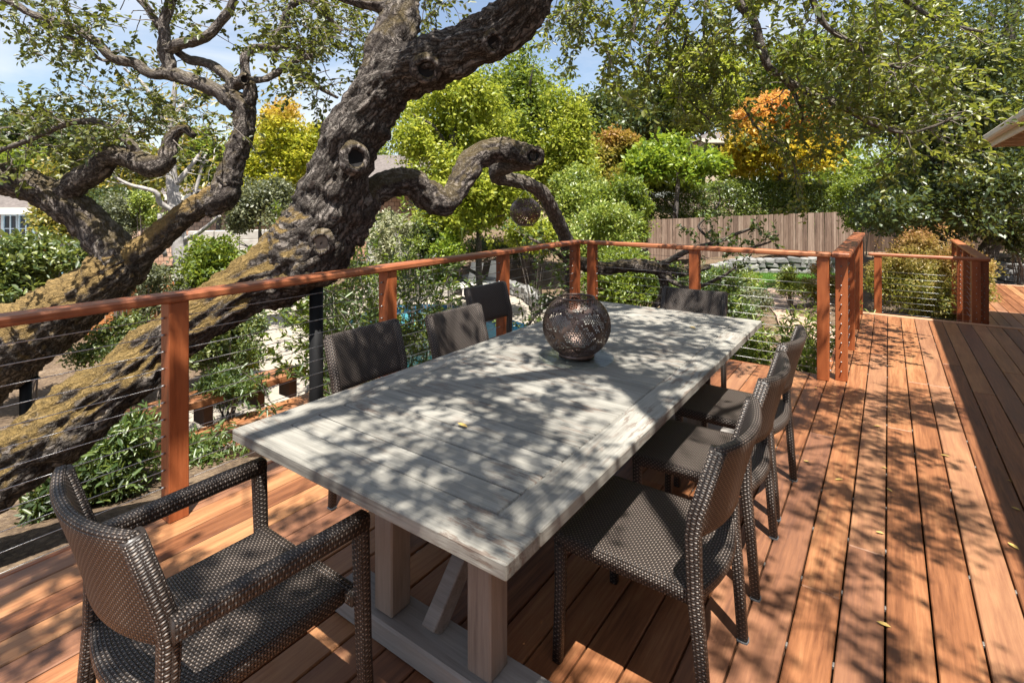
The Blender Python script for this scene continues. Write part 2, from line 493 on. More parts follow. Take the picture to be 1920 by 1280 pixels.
def watermat(name, tint):
    m = NT(name); o = m.obj()
    n1 = m.noise(o, 5.0, 3, 0.55, 0.6)
    b = m.bump(n1, 0.35, 0.05)
    tr = m.n('ShaderNodeBsdfTransparent'); tr.inputs[0].default_value = tint + (1,)
    gl = m.n('ShaderNodeBsdfGlossy'); gl.inputs['Roughness'].default_value = 0.04; m.l(b, gl.inputs['Normal'])
    fr = m.n('ShaderNodeFresnel'); fr.inputs[0].default_value = 1.33; m.l(b, fr.inputs['Normal'])
    s = m.n('ShaderNodeMixShader'); m.l(fr.outputs[0], s.inputs[0]); m.l(tr.outputs[0], s.inputs[1]); m.l(gl.outputs[0], s.inputs[2])
    return m.done(s)
M['water'] = watermat('pool_water', (0.55, 0.92, 0.96))
def clearglass():
    m = NT('clear_glass_plate')
    tr = m.n('ShaderNodeBsdfTransparent'); tr.inputs[0].default_value = (0.93, 0.95, 0.94, 1)
    gl = m.n('ShaderNodeBsdfGlossy'); gl.inputs['Roughness'].default_value = 0.03
    s = m.n('ShaderNodeMixShader'); s.inputs[0].default_value = 0.045; m.l(tr.outputs[0], s.inputs[1]); m.l(gl.outputs[0], s.inputs[2])
    return m.done(s)
M['glassplate'] = clearglass()
def bronze():
    m = NT('aged_bronze'); o = m.obj()
    f = m.noise(o, 9, 5, 0.65)
    c = m.ramp(f, [(0.3, (0.07, 0.045, 0.036)), (0.6, (0.17, 0.12, 0.10)), (0.8, (0.34, 0.24, 0.19))])
    return m.done(m.pbr(c, 0.38, None, 0.75))
M['bronze'] = bronze()

# leaves (the brighter oak copy is coloured to look sunlit)
M['l_oak'] = leafmat('oak_leaf', (0.035, 0.055, 0.014), (0.075, 0.105, 0.024), (0.15, 0.155, 0.04), 0.36, 0.09)
M['l_oaks'] = leafmat('oak_leaf_sun_tint', (0.055, 0.088, 0.012), (0.135, 0.18, 0.024), (0.31, 0.32, 0.055), 0.46, 0.12)  # oak leaf colour brightened to look sunlit on the hanging sprays
M['l_oakb'] = leafmat('oak_leaf_bronze', (0.05, 0.055, 0.016), (0.12, 0.105, 0.028), (0.24, 0.15, 0.045), 0.36, 0.08)
M['l_dark'] = leafmat('dark_evergreen_leaf', (0.018, 0.036, 0.010), (0.040, 0.072, 0.018), (0.085, 0.12, 0.03), 0.28, 0.10)
M['l_hedge'] = leafmat('hedge_leaf', (0.05, 0.085, 0.012), (0.11, 0.17, 0.022), (0.22, 0.28, 0.045), 0.36, 0.14)
M['l_lime'] = leafmat('lime_leaf', (0.13, 0.18, 0.015), (0.29, 0.345, 0.03), (0.50, 0.51, 0.07), 0.45, 0.05)
M['l_mid'] = leafmat('mid_green_leaf', (0.06, 0.10, 0.010), (0.13, 0.20, 0.018), (0.26, 0.32, 0.035), 0.42, 0.07)
M['l_bright'] = leafmat('bright_green_leaf', (0.09, 0.16, 0.012), (0.18, 0.29, 0.02), (0.34, 0.42, 0.04), 0.48, 0.06)
M['l_yellow'] = leafmat('yellow_maple_leaf', (0.22, 0.27, 0.02), (0.43, 0.44, 0.03), (0.62, 0.56, 0.06), 0.5, 0.04, ((0.66, 0.36, 0.06), 0.72, 1.05))
M['l_orange'] = leafmat('orange_maple_leaf', (0.36, 0.32, 0.02), (0.60, 0.47, 0.03), (0.75, 0.52, 0.05), 0.5, 0.04, ((0.82, 0.38, 0.10), 0.30, 0.72))
M['l_dome'] = leafmat('orange_green_leaf', (0.13, 0.15, 0.025), (0.26, 0.24, 0.04), (0.40, 0.30, 0.06), 0.45, 0.04, ((0.48, 0.23, 0.06), 0.6, 1.0))
M['l_sage'] = leafmat('sage_leaf', (0.06, 0.075, 0.04), (0.12, 0.135, 0.075), (0.22, 0.23, 0.13), 0.3, 0.08)
M['l_pale'] = leafmat('pale_variegated_leaf', (0.18, 0.20, 0.10), (0.38, 0.39, 0.24), (0.6, 0.58, 0.40), 0.35, 0.06)
M['l_lance'] = leafmat('lance_leaf', (0.035, 0.075, 0.014), (0.075, 0.135, 0.024), (0.16, 0.22, 0.05), 0.38, 0.12)
M['l_fresh'] = leafmat('fresh_lance_leaf', (0.09, 0.15, 0.018), (0.21, 0.29, 0.035), (0.42, 0.47, 0.10), 0.42, 0.10)
M['l_nandina'] = leafmat('nandina_leaf', (0.12, 0.15, 0.025), (0.26, 0.26, 0.05), (0.42, 0.33, 0.09), 0.45, 0.05, ((0.58, 0.29, 0.13), 0.42, 0.9))
M['l_magnolia'] = leafmat('magnolia_leaf', (0.07, 0.085, 0.015), (0.17, 0.16, 0.02), (0.42, 0.30, 0.03), 0.4, 0.10)
M['l_camellia'] = leafmat('camellia_leaf', (0.035, 0.07, 0.014), (0.09, 0.14, 0.025), (0.24, 0.27, 0.07), 0.35, 0.14)
M['l_yflower'] = leafmat('yellow_flower', (0.35, 0.28, 0.01), (0.55, 0.42, 0.01), (0.7, 0.55, 0.03), 0.4, 0.03)
M['l_redflower'] = leafmat('red_flower', (0.35, 0.03, 0.02), (0.5, 0.05, 0.03), (0.6, 0.1, 0.05), 0.3, 0.03)
M['grass'] = leafmat('grass_blade', (0.06, 0.14, 0.015), (0.10, 0.22, 0.025), (0.17, 0.30, 0.05), 0.4, 0.04)
M['bark'] = barkmat('oak_bark', (0.032, 0.025, 0.022), (0.15, 0.125, 0.11), (0.37, 0.325, 0.29), (0.165, 0.12, 0.04), 0.5, 0.35, 24, 10, 1.0)
M['barkmoss'] = barkmat('mossy_oak_bark', (0.030, 0.024, 0.020), (0.13, 0.11, 0.096), (0.34, 0.30, 0.265), (0.27, 0.18, 0.062), 0.92, 0.35, 22, 9, 1.0, (2.2, 3.1), (0.0, 0.38))
M['barkmoss2'] = barkmat('thick_mossy_bark', (0.030, 0.024, 0.020), (0.15, 0.125, 0.105), (0.32, 0.28, 0.24), (0.33, 0.22, 0.085), 0.95, 0.3, 22, 9, 1.0, None, (-0.30, 0.12))
M['barkgrey'] = barkmat('grey_branch_bark', (0.06, 0.05, 0.045), (0.17, 0.145, 0.13), (0.32, 0.285, 0.255), (0.16, 0.13, 0.05), 0.3, 0.3, 40, 14, 0.6)
M['barkpale'] = barkmat('pale_smooth_bark', (0.28, 0.26, 0.25), (0.42, 0.39, 0.37), (0.55, 0.52, 0.49), (0.3, 0.27, 0.15), 0.1, 0.1, 12, 9, 0.15)
M['twig'] = plain('twig_bark', (0.15, 0.125, 0.105), 0.85, 0, 0.3, 20)
M['hollow'] = plain('hollow_shade', (0.006, 0.005, 0.005), 0.9)  # near-black colour stands in for the shade inside knot hollows
M['scar'] = plain('pale_scar_wood', (0.20, 0.17, 0.14), 0.85, 0, 0.3, 30, 0.4)

# ------------------------------------------------------------------ foliage helpers
def unit(a): return a / np.maximum(np.linalg.norm(a, axis=1, keepdims=True), 1e-9)
def rvec(n): return unit(rng.normal(size=(n, 3)))
def leaf_mesh(name, P, D, N, L, Wd, origin, fine=False):
    n = len(P)
    D = unit(D); S = unit(np.cross(D, N)); N = unit(np.cross(S, D))
    L = L[:, None]; Wd = Wd[:, None]
    if not fine:
        V = np.stack([P, P + D * L * 0.45 + S * Wd * 0.5 + N * Wd * 0.12, P + D * L, P + D * L * 0.45 - S * Wd * 0.5 + N * Wd * 0.12], 1)
        tri = np.array([[0, 1, 2], [0, 2, 3]]); nv = 4
        idx = (np.arange(n)[:, None, None] * nv + tri[None]).reshape(-1)
        ls = 3; nf = n * 2
    else:
        V = np.stack([P, P + D * L * 0.28 + S * Wd * 0.42 + N * Wd * 0.16, P + D * L * 0.68 + S * Wd * 0.40 + N * Wd * 0.10,
                      P + D * L - N * L * 0.10, P + D * L * 0.68 - S * Wd * 0.40 + N * Wd * 0.10, P + D * L * 0.28 - S * Wd * 0.42 + N * Wd * 0.16], 1)
        q = np.array([[0, 1, 2, 3], [0, 3, 4, 5]]); nv = 6
        idx = (np.arange(n)[:, None, None] * nv + q[None]).reshape(-1)
        ls = 4; nf = n * 2
    V = (V - np.array(origin)[None, None]).reshape(-1, 3)
    m = bpy.data.meshes.new(name)
    m.vertices.add(len(V)); m.vertices.foreach_set('co', V.astype(np.float32).ravel())
    m.loops.add(len(idx)); m.loops.foreach_set('vertex_index', idx.astype(np.int32))
    m.polygons.add(nf); m.polygons.foreach_set('loop_start', (np.arange(nf) * ls).astype(np.int32))
    m.update(calc_edges=True)
    return m
class Leaves:
    def __init__(s): s.a = []
    def add(s, P, D, N, L, Wd): s.a.append((P, D, N, L, Wd))
    def count(s): return sum(len(x[0]) for x in s.a)
    def puff(s, centers, radii, n, size, ratio=0.5, up=0.7, flat=0.8, droop=0.15):
        centers = np.asarray(centers, float); k = len(centers)
        if k == 0: return
        cc = np.repeat(centers, n, 0); rr = np.repeat(np.broadcast_to(radii, (k,)), n)[:, None]
        u = rvec(k * n); off = u * rr * (rng.random((k * n, 1)) ** 0.5); off[:, 2] *= flat
        D = unit(u * 0.6 + rvec(k * n) * 0.8 + np.array([0, 0, -droop]))
        N = unit(rvec(k * n) * 0.7 + np.array([0, 0, up]) + u * 0.4)
        L = size * (0.65 + 0.7 * rng.random(k * n))
        s.add(cc + off, D, N, L, L * ratio * (0.8 + 0.4 * rng.random(k * n)))
    def build(s, name, mat, parent, fine=False, kind=None):
        P, D, N, L, Wd = [np.concatenate([x[i] for x in s.a]) for i in range(5)]
        m = leaf_mesh(name, P, D, N, L, Wd, wloc(parent) if parent is not None else (0, 0, 0), fine)
        o = link(name, m, mat, parent)
        if kind: o['kind'] = kind
        return o
def crown_centers(c, R, nl, nc, core=0.45, low=-0.6, lobe=0.46):
    c = np.array(c, float); R = np.array(R, float); out = []
    d = rvec(nl * 3); d = d[d[:, 2] > low][:nl]
    for v in d:
        f_ = 0.42 + 0.46 * rng.random(); lc = v * f_; lr = lobe * (1.25 - 0.75 * f_) * (0.7 + 0.6 * rng.random())
        q = lc + rvec(nc) * lr * (0.55 + 0.55 * rng.random((nc, 1))) * np.array([1, 1, 0.8])
        out.append(q)
    k = nl * nc // 14
    out.append(rvec(k) * (0.75 + 0.35 * rng.random((k, 1))))
    q = np.concatenate(out)
    q = q[(np.linalg.norm(q, axis=1) > core * 0.8) & (q[:, 2] > low - 0.25)]
    return c + q * R
def limbs(mb, base, top, r, R, n=6):
    """simple trunk with limbs for a background tree"""
    base = Vector(base); top = Vector(top)
    d = top - base
    pts = [base + d * s + Vector((random.uniform(-1, 1), random.uniform(-1, 1), 0)) * r * 0.8 for s in (0, 0.25, 0.5, 0.75, 1)]
    pts[0] = base
    tube(mb, pts, [r * 1.3, r, r * 0.85, r * 0.65, r * 0.3], 8)
    for k in range(n):
        s = random.uniform(0.3, 0.85); p = base + d * s
        a = random.uniform(0, 6.28); e = Vector((math.cos(a) * R[0] * 0.7, math.sin(a) * R[1] * 0.7, random.uniform(0.15, 0.6) * R[2]))
        mid = p + e * 0.5 + Vector((0, 0, 0.1 * R[2]))
        tube(mb, [p, mid, p + e], [r * 0.5, r * 0.35, r * 0.12], 6)

def stems(mb, base, tips, r=0.012):
    base = Vector(base)
    for t in tips:
        t = Vector(t); mid = base.lerp(t, 0.5) + Vector((random.uniform(-.08, .08), random.uniform(-.08, .08), 0.06))
        tube(mb, [base + Vector((random.uniform(-.1, .1), random.uniform(-.1, .1), 0)), mid, t], [r, r * 0.8, r * 0.4], 4, False)

class Twigs:
    """random branchlets: 4-sided twigs with leaves"""
    def __init__(s, leaf=0.05, ratio=0.5, per=3, up=0.8):
        s.mb = MB(); s.P = []; s.D = []; s.L = []; s.leaf = leaf; s.ratio = ratio; s.per = per; s.up = up
    def grow(s, p, d, length, r, depth=1, grav=0.25, step=0.07, leafy=0.35, spread=0.45, kids=0.35):
        p = Vector(p); d = Vector(d).normalized()
        n = max(3, int(length / step)); pts = [p.copy()]
        for i in range(n):
            d = (d + Vector((random.gauss(0, 1), random.gauss(0, 1), random.gauss(0, 1))) * spread * 0.45 + Vector((0, 0, -grav * 0.25))).normalized()
            p = p + d * step
            pts.append(p.copy())
            fr = i / n
            if depth > 0 and fr > 0.15 and random.random() < kids:
                cd = (d + Vector((random.gauss(0, 1), random.gauss(0, 1), random.gauss(0, 0.7))) * 0.9).normalized()
                s.grow(p, cd, length * random.uniform(0.3, 0.6), r * 0.6, depth - 1, grav, step, leafy, spread, kids)
            if fr > leafy or depth == 0:
                for k in range(s.per if fr < 0.85 else s.per + 3):
                    ld = (d * 0.6 + Vector((random.gauss(0, 1), random.gauss(0, 1), random.gauss(0, 0.7))) * 0.8)
                    s.P.append(p + Vector((random.gauss(0, 1), random.gauss(0, 1), random.gauss(0, 1))) * 0.012); s.D.append(ld)
                    s.L.append(s.leaf * random.uniform(0.6, 1.25))
        tube(s.mb, pts, [r * (1 - 0.75 * i / n) for i in range(n + 1)], 4, False)
    def leaves(s):
        P = np.array(s.P); D = np.array(s.D); L = np.array(s.L); n = len(P)
        N = unit(rvec(n) * 0.75 + np.array([0, 0, s.up]))
        return (P, D, N, L, L * s.ratio * (0.8 + 0.4 * rng.random(n)))

# ------------------------------------------------------------------ terrain
GP = []      # control points x, y, z
def gp(x, y, z): GP.append((x, y, z))
for px, py, z in ((850, 600, -2.9), (700, 640, -2.9), (960, 640, -2.9), (800, 690, -2.9), (560, 620, -1.8), (640, 580, -1.8), (900, 548, -1.8), (760, 545, -1.8), (1000, 575, -1.8),
                  (500, 800, -1.75), (560, 745, -1.75), (420, 860, -1.7), (420, 560, -1.75), (300, 520, -1.7), (200, 640, -1.6), (60, 700, -1.5),
                  (60, 960, -0.85), (120, 1000, -0.7), (10, 1020, -0.75), (200, 930, -0.95), (10, 880, -1.1),
                  (1500, 515, -1.22), (1420, 520, -1.22), (1470, 560, -1.22), (1480, 620, -1.2), (1460, 690, -1.15), (1300, 600, -1.3), (1200, 560, -1.5), (1100, 560, -1.65),
                  (1560, 660, -1.0), (1600, 560, -1.1)):
    p = Z(px, py, z); gp(p.x, p.y, z)
for px, t, z in ((1300, 26, -0.75), (1600, 26, -0.6), (1450, 24, -0.65), (1850, 15.5, 0.05), (1920, 14, 0.05), (1760, 16, 0.0), (1700, 12, -0.85), (1760, 10.5, -0.85), (1800, 9, -0.9), (1900, 11.5, -0.62), (1650, 14, -0.9),
                 (700, 30, -1.2), (300, 30, -1.2), (-100, 28, -1.2), (100, 16, -1.5), (450, 22, -1.3), (950, 26, -1.4), (800, 21, -1.75), (1100, 40, 1.0), (1400, 45, 1.5), (1900, 40, 1.5), (300, 60, 1.0), (0, 60, 1.0), (-400, 30, 0), (2300, 25, 1)):
    p = W(px, HZ, t); gp(p.x, p.y, z)
for x, y in ((-2, 0), (0, 2), (-2, 4), (1, 5), (2, 8), (0, -6), (-6, -5), (4, 0), (6, 6), (5, -8)): gp(x, y, -1.0 if y < 4 else -1.15)
GA = np.array(GP)
def ground_z(x, y):
    x = np.asarray(x, float); y = np.asarray(y, float)
    d2 = (x[..., None] - GA[:, 0]) ** 2 + (y[..., None] - GA[:, 1]) ** 2 + 0.08
    wgt = d2 ** -1.8
    z = (wgt * GA[:, 2]).sum(-1) / wgt.sum(-1)
    r = np.sqrt(x * x + y * y)
    return z + np.clip((r - 60) / 200, 0, 1) * 3.0
def gz(p): return float(ground_z(p[0], p[1]))
def build_terrain():
    k = np.linspace(-1, 1, 261)
    g = np.sign(k) * (np.abs(k) ** 2.6) * 330 + k * 14
    X, Y = np.meshgrid(g - 3, g + 6, indexing='ij')
    Zv = ground_z(X, Y)
    n = len(g); b = MB()
    bump = np.array([mnoise.noise(Vector((x * 1.3, y * 1.3, 0))) for x, y in zip(X.ravel(), Y.ravel())]).reshape(X.shape)
    Zv = Zv + bump * 0.035
    vs = np.stack([X, Y, Zv], -1).reshape(-1, 3)
    fs = [(i * n + j, (i + 1) * n + j, (i + 1) * n + j + 1, i * n + j + 1) for i in range(n - 1) for j in range(n - 1)]
    b.v = [tuple(v) for v in vs]; b.f = fs; b.uv = [[(0, 0)] * 4] * len(fs)
    return structure('ground', b, M['soil'], True)
build_terrain()

def poly_plate(mb, pts, z0, z1):
    n = len(pts)
    mb.add([(p[0], p[1], z1) for p in pts] + [(p[0], p[1], z0) for p in pts],
           [tuple(range(n))] + [(i, i + n, (i + 1) % n + n, (i + 1) % n) for i in range(n)])

# ------------------------------------------------------------------ pool, patio, path, lawn
ZP = -1.68
pool_px = [(560, 760), (600, 680), (640, 610), (700, 580), (770, 570), (840, 572), (890, 580), (930, 592), (965, 601), (1003, 616), (1010, 640), (960, 690), (860, 740), (700, 790)]
pool = [Z(a, b, ZP) for a, b in pool_px]
pool = [Vector(p) for p in catmull([tuple(p) for p in pool + [pool[0]]], 5)[:-1]]
cen = sum(pool, Vector()) / len(pool)
def ccw(P):
    a = sum(P[i].x * P[(i + 1) % len(P)].y - P[(i + 1) % len(P)].x * P[i].y for i in range(len(P)))
    return P if a > 0 else P[::-1]
pool = ccw(pool)
n = len(pool)
outer = [cen + (p - cen) * (1 + 3.6 / max(0.5, (p - cen).length)) for p in pool]
b = MB()
b.add([(p.x, p.y, ZP) for p in pool] + [(p.x, p.y, ZP) for p in outer] + [(p.x, p.y, ZP - 0.3) for p in outer],
      [(i, i + n, (i + 1) % n + n, (i + 1) % n) for i in range(n)] + [(i + n, i + 2 * n, (i + 1) % n + 2 * n, (i + 1) % n + n) for i in range(n)])
structure('patio', b, M['patio'])
b = MB()
b.add([(p.x, p.y, ZP - 0.002) for p in pool] + [(p.x, p.y, ZP - 0.28) for p in pool] + [((p - cen) * .96 + cen).xy.to_3d() + Vector((0, 0, ZP - 1.15)) for p in pool],
      [(i, (i + 1) % n, (i + 1) % n + n, i + n) for i in range(n)] + [(i + n, (i + 1) % n + n, (i + 1) % n + 2 * n, i + 2 * n) for i in range(n)] + [tuple(range(2 * n, 3 * n))])
po = structure('pool_basin', b, M['plaster'])
po.data.materials.append(M['tile'])
for f in range(n): po.data.polygons[f].material_index = 1
b = MB(); b.add([(p.x, p.y, ZP - 0.12) for p in pool], [tuple(range(n))])
structure('pool_water', b, M['water'])

b = MB(); q = [Z(1320, 522, -1.16), Z(1400, 503, -1.16), Z(1590, 506, -1.16), Z(1640, 520, -1.16), Z(1560, 545, -1.16), Z(1400, 540, -1.16)]
poly_plate(b, ccw(q), -1.5, -1.16); structure('lawn', b, M['grassbase'])
g = Leaves()
qa = np.array([[p.x, p.y] for p in q]); lo = qa.min(0); hi = qa.max(0)
P = rng.random((26000, 2)) * (hi - lo) + lo
def inside(P, poly):
    r = np.zeros(len(P), bool); m = len(poly)
    for i in range(m):
        a, c = poly[i], poly[(i + 1) % m]
        t = ((a[1] > P[:, 1]) != (c[1] > P[:, 1])) & (P[:, 0] < (c[0] - a[0]) * (P[:, 1] - a[1]) / (c[1] - a[1] + 1e-12) + a[0])
        r ^= t
    return r
P = P[inside(P, qa)]
P3 = np.c_[P, np.full(len(P), -1.165)]
g.add(P3, unit(rvec(len(P)) * 0.45 + np.array([0, 0, 1])), rvec(len(P)), 0.05 + 0.04 * rng.random(len(P)), np.full(len(P), 0.012))
o = g.build('grass', M['grass'], None, kind='stuff')

b = MB(); pp = [(1440, 760), (1450, 690), (1470, 640), (1455, 590), (1430, 560), (1440, 540), (1500, 538), (1560, 560), (1570, 610), (1570, 690), (1560, 770)]
pp = [Z(a, c, -1.13) for a, c in pp]; poly_plate(b, ccw(pp), -1.3, -1.125)
structure('path', b, M['path'])

# ------------------------------------------------------------------ deck
PITCH, BW = 0.1435, 0.1360
XL, YF, YE, XS = -3.03, 5.50, 8.80, -0.4405
deck = setting('deck')
gaps = [-0.010 + PITCH * k for k in range(-21, 27)]
bm_cache = {}
def board(x0, y0, y1, parent, z=0.0, mat='deck', wd=BW):
    key = (round(y1 - y0, 2), wd, mat)
    if key not in bm_cache:
        b = MB(); L = y1 - y0
        cbox(b, (0, 0, -0.03), (wd, L, 0), 0.004)
        bm_cache[key] = b.mesh('board')
    o = link('board', bm_cache[key], M[mat], parent, (x0, y0, z + random.uniform(-0.0008, 0.0008)))
    return o
YB = -2.6
for gx in gaps:
    x0 = gx + (PITCH - BW) / 2 + 0.0
    if x0 < XL - 0.02: continue
    y1 = YE if x0 > XS - 0.01 else YF
    cuts = [YB]
    y = YB + random.uniform(1.2, 4.2)
    while y < y1 - 0.8:
        cuts.append(round(y / 0.41) * 0.41); y += random.choice((3.28, 3.69, 4.1, 4.92))
    cuts.append(y1)
    for a, c in zip(cuts[:-1], cuts[1:]):
        board(x0, a + 0.001, c - 0.001, deck)
# joists, edge boards, end nosing, clips in the gaps
for k in range(29):
    y = YB + 0.2 + 0.41 * k
    if y > YE - 0.1: break
    b = MB(); cbox(b, ((XL + 0.03) if y < YF - 0.1 else XS + 0.03, y - 0.02, -0.24), (3.8, y + 0.02, -0.034), 0.003)
    part('joist', b, M['joist'], deck)
b = MB(); cbox(b, (XL - 0.035, YB, -0.19), (XL - 0.005, YF - 0.03, -0.006), 0.004); part('edge_board', b, M['rail'], deck)
b = MB(); cbox(b, (XL - 0.035, YF + 0.004, -0.19), (XS - 0.003, YF + 0.034, -0.006), 0.004); part('edge_board', b, M['railx'], deck)
b = MB(); cbox(b, (XS - 0.034, YF + 0.036, -0.19), (XS - 0.003, YE + 0.05, -0.006), 0.004); part('edge_board', b, M['rail'], deck)
b = MB(); cbox(b, (XS + 0.12, YE + 0.004, -0.032), (3.8, YE + 0.094, 0.010), 0.006); part('nosing', b, M['nose'], deck)
b = MB(); cbox(b, (XS, YE + 0.012, -0.42), (3.8, YE + 0.04, -0.034), 0.004); part('riser', b, M['railx'], deck)
b = MB()
for gx in gaps:
    if gx < XL: continue
    y1 = YE if gx > XS else YF
    for k in range(29):
        y = YB + 0.2 + 0.41 * k
        if y < y1 - 0.05 and random.random() < 0.55:
            cbox(b, (gx - 0.0032, y - 0.010, -0.018), (gx + 0.0032, y + 0.010, -0.006), 0.001)
part('deck_clip', b, M['clip'], deck, kind='stuff')

# lower side deck beyond the step
side = setting('lower_deck')
ZS = -0.33
for k in range(28):
    x0 = 1.09 + PITCH * k
    board(x0, 8.92, 12.2, side, ZS); board(x0, 12.203, 16.0, side, ZS)
b = MB(); cbox(b, (1.07, 16.005, ZS - 0.06), (5.5, 16.1, ZS + 0.008), 0.006); part('nosing', b, M['nose'], side)
b = MB(); cbox(b, (1.05, 8.92, ZS - 0.25), (1.08, 16.0, ZS - 0.005), 0.004); part('edge_board', b, M['rail'], side)

# garden deck with benches below the railing
gd = setting('garden_deck')
ZG = -1.42
for k in range(20):
    x0 = -7.36 + PITCH * k
    board(x0, 2.2, 5.6, gd, ZG)
def bench(y0, y1, label):
    t = thing('bench', label, 'bench', (-7.5, (y0 + y1) / 2, ZG), 'low timber benches')
    for k in range(3):
        b = MB(); cbox(b, (-7.72 + 0.14 * k, y0, ZG + 0.335), (-7.585 + 0.14 * k, y1, ZG + 0.395), 0.006); part('seat_board', b, M['deck'], t)
    b = MB(); cbox(b, (-7.31, y0 - 0.003, ZG + 0.30), (-7.27, y1 + 0.003, ZG + 0.392), 0.006); part('edge_board', b, M['deck'], t)
    for y in (y0 + 0.1, y1 - 0.22):
        b = MB(); cbox(b, (-7.66, y, ZG), (-7.36, y + 0.12, ZG + 0.333), 0.006); part('leg', b, M['joist'], t)
bench(3.95, 4.78, 'low red timber bench ending beside the black steel post')
bench(2.4, 3.55, 'low timber bench mostly hidden by shrubs behind the nearest railing post')

# ------------------------------------------------------------------ railings
RT0, RT1 = 1.075, 1.117
def railing(label, posts, rail, runs, z0=0.0, top=RT1, group='cable railings', ncab=12, lowcut=0.085, mats='rail', extra=None):
    x, y = posts[0][:2]
    t = thing('railing', label, 'railing', (x, y, z0), group)
    for p in posts:
        px, py = p[:2]; zt = p[2] if len(p) > 2 else top - 0.042; zb = p[3] if len(p) > 3 else z0 + 0.0005
        b = MB(); cbox(b, (-0.046, -0.046, zb), (0.046, 0.046, zt), 0.004)
        m = b.mesh('post'); link('post', m, M['post'], t, (px - x, py - y, -z0))
    for r in rail:
        (ax, ay, azz), (bx, by, bz), wd, mt = r
        d = Vector((bx - ax, by - ay, bz - azz)); L = d.length
        b = MB()
        if mt == 'railx': cbox(b, (0, -wd / 2, -0.042), (L, wd / 2, 0), 0.010)
        else: cbox(b, (-wd / 2, 0, -0.042), (wd / 2, L, 0), 0.010)
        o = link('top_rail', b.mesh('top_rail'), M[mt], t, (ax - x, ay - y, azz - z0))
        if mt == 'railx': o.rotation_euler = (0, -math.asin(d.z / L), math.atan2(d.y, d.x))
        else: o.rotation_euler = (math.asin(d.z / L), 0, math.atan2(d.y, d.x) - math.pi / 2)
    for (ax, ay), (bx, by), zc0, step, nn in runs:
        for k in range(nn):
            b = MB(); z = zc0 + step * k
            tube(b, [(ax, ay, z), ((ax + bx) / 2, (ay + by) / 2, z - 0.002), (bx, by, z)], 0.0021, 5)
            part('cable', b, M['steel'], t, True)
        fb_ = MB()
        for p in posts:
            if min(ax, bx) - 0.1 <= p[0] <= max(ax, bx) + 0.1 and min(ay, by) - 0.1 <= p[1] <= max(ay, by) + 0.1:
                dx, dy = (1, 0) if abs(bx - ax) > abs(by - ay) else (0, 1)
                for k in range(nn):
                    z = zc0 + step * k
                    for sg in (-1, 1):
                        tube(fb_, [(p[0] + dx * sg * 0.0455, p[1] + dy * sg * 0.0455, z), (p[0] + dx * sg * 0.062, p[1] + dy * sg * 0.062, z)], 0.0055, 6)
        if fb_.v: part('cable_fitting', fb_, M['steel'], t, True, kind='stuff')
    return t
XR = -2.897
railing('long cable railing along the left deck edge in front of the leaning oak',
        [(XR, -0.20), (XR, 1.175), (XR, 2.55), (XR, 3.925), (XR, 5.30)],
        [((XR, -1.4, RT1), (XR, 5.445, RT1), 0.125, 'rail')],
        [((XR, -1.4), (XR, 5.30), 0.085, 0.083, 12)])
railing('short cable railing across the deck end behind the dining table',
        [(-2.72, 5.385), (-1.583, 5.385), (-0.468, 5.385)],
        [((-2.832, 5.385, RT1), (-0.410, 5.385, RT1), 0.12, 'railx')],
        [((-2.72, 5.385), (-0.385, 5.40), 0.085, 0.083, 12)])
railing('cable railing running away beside the walkway, dappled with leaf shade on its top',
        [(-0.335, 5.46), (-0.335, 6.62), (-0.335, 7.74), (-0.335, 8.74)],
        [((-0.335, 5.33, RT1 + 0.003), (-0.335, 8.80, RT1 + 0.003), 0.145, 'rail')],
        [((-0.335, 5.46), (-0.335, 8.74), 0.085, 0.083, 12)])
# planter railing on the lower level
YPR = 9.20
zt = 0.815
pa = W(1628, 478, (CAMH - zt) / ((478 - HZ) / F))
xa = -0.30; xb = (YPR - 0) * 0
def X_at(px, Y):
    u = (px - 960) / F
    return Y * (u * CY - SY) / (u * SY + CY)
xa, xb = X_at(1628, YPR), X_at(1857, YPR)
x1, x2, x3 = X_at(1646, YPR), X_at(1830, YPR), X_at(1847, YPR)
yd = 13.2
railing('low cable railing around the bronze green nandina beyond the step',
        [(x1, YPR, zt - 0.042, -0.6), (x2, YPR, zt - 0.042, -0.6), (x3, YPR + 0.10, zt - 0.042, -0.6)] + [(x3, YPR + 0.10 + 0.95 * k, zt - 0.042, -0.6) for k in (1, 2, 3, 4)],
        [((xa, YPR, zt), (xb, YPR, zt), 0.11, 'railx'), ((x3, YPR + 0.06, zt + 0.003), (x3, yd, zt + 0.003), 0.13, 'rail')],
        [((x1, YPR), (x2, YPR), ZS + 0.22, 0.083, 9), ((x3, YPR + 0.06), (x3, yd - 0.1), ZS + 0.10, 0.083, 12)], z0=ZS, top=zt)

# ------------------------------------------------------------------ dining table
TX0, TX1, TY0, TY1, TZ = -1.935, -0.708, 0.972, 3.945, 0.75
tab = thing('dining_table', 'large weathered grey teak dining table in dappled shade', 'table', ((TX0 + TX1) / 2, (TY0 + TY1) / 2, 0))
TH = 0.042
def tb(name, lo, hi, mat, bev=0.004):
    b = MB(); c = Vector([(lo[i] + hi[i]) / 2 for i in range(3)])
    cbox(b, [lo[i] - c[i] for i in range(3)], [hi[i] - c[i] for i in range(3)], bev)
    return link(name, b.mesh(name), M[mat], tab, c - wloc(tab))
SB, EB = 0.135, 0.145
tb('end_board', (TX0, TY0, TZ - TH), (TX1, TY0 + EB, TZ), 'tabx')
tb('end_board', (TX0, TY1 - EB, TZ - TH), (TX1, TY1, TZ), 'tabx')
tb('side_board', (TX0, TY0 + EB + 0.002, TZ - TH), (TX0 + SB, TY1 - EB - 0.002, TZ), 'taby')
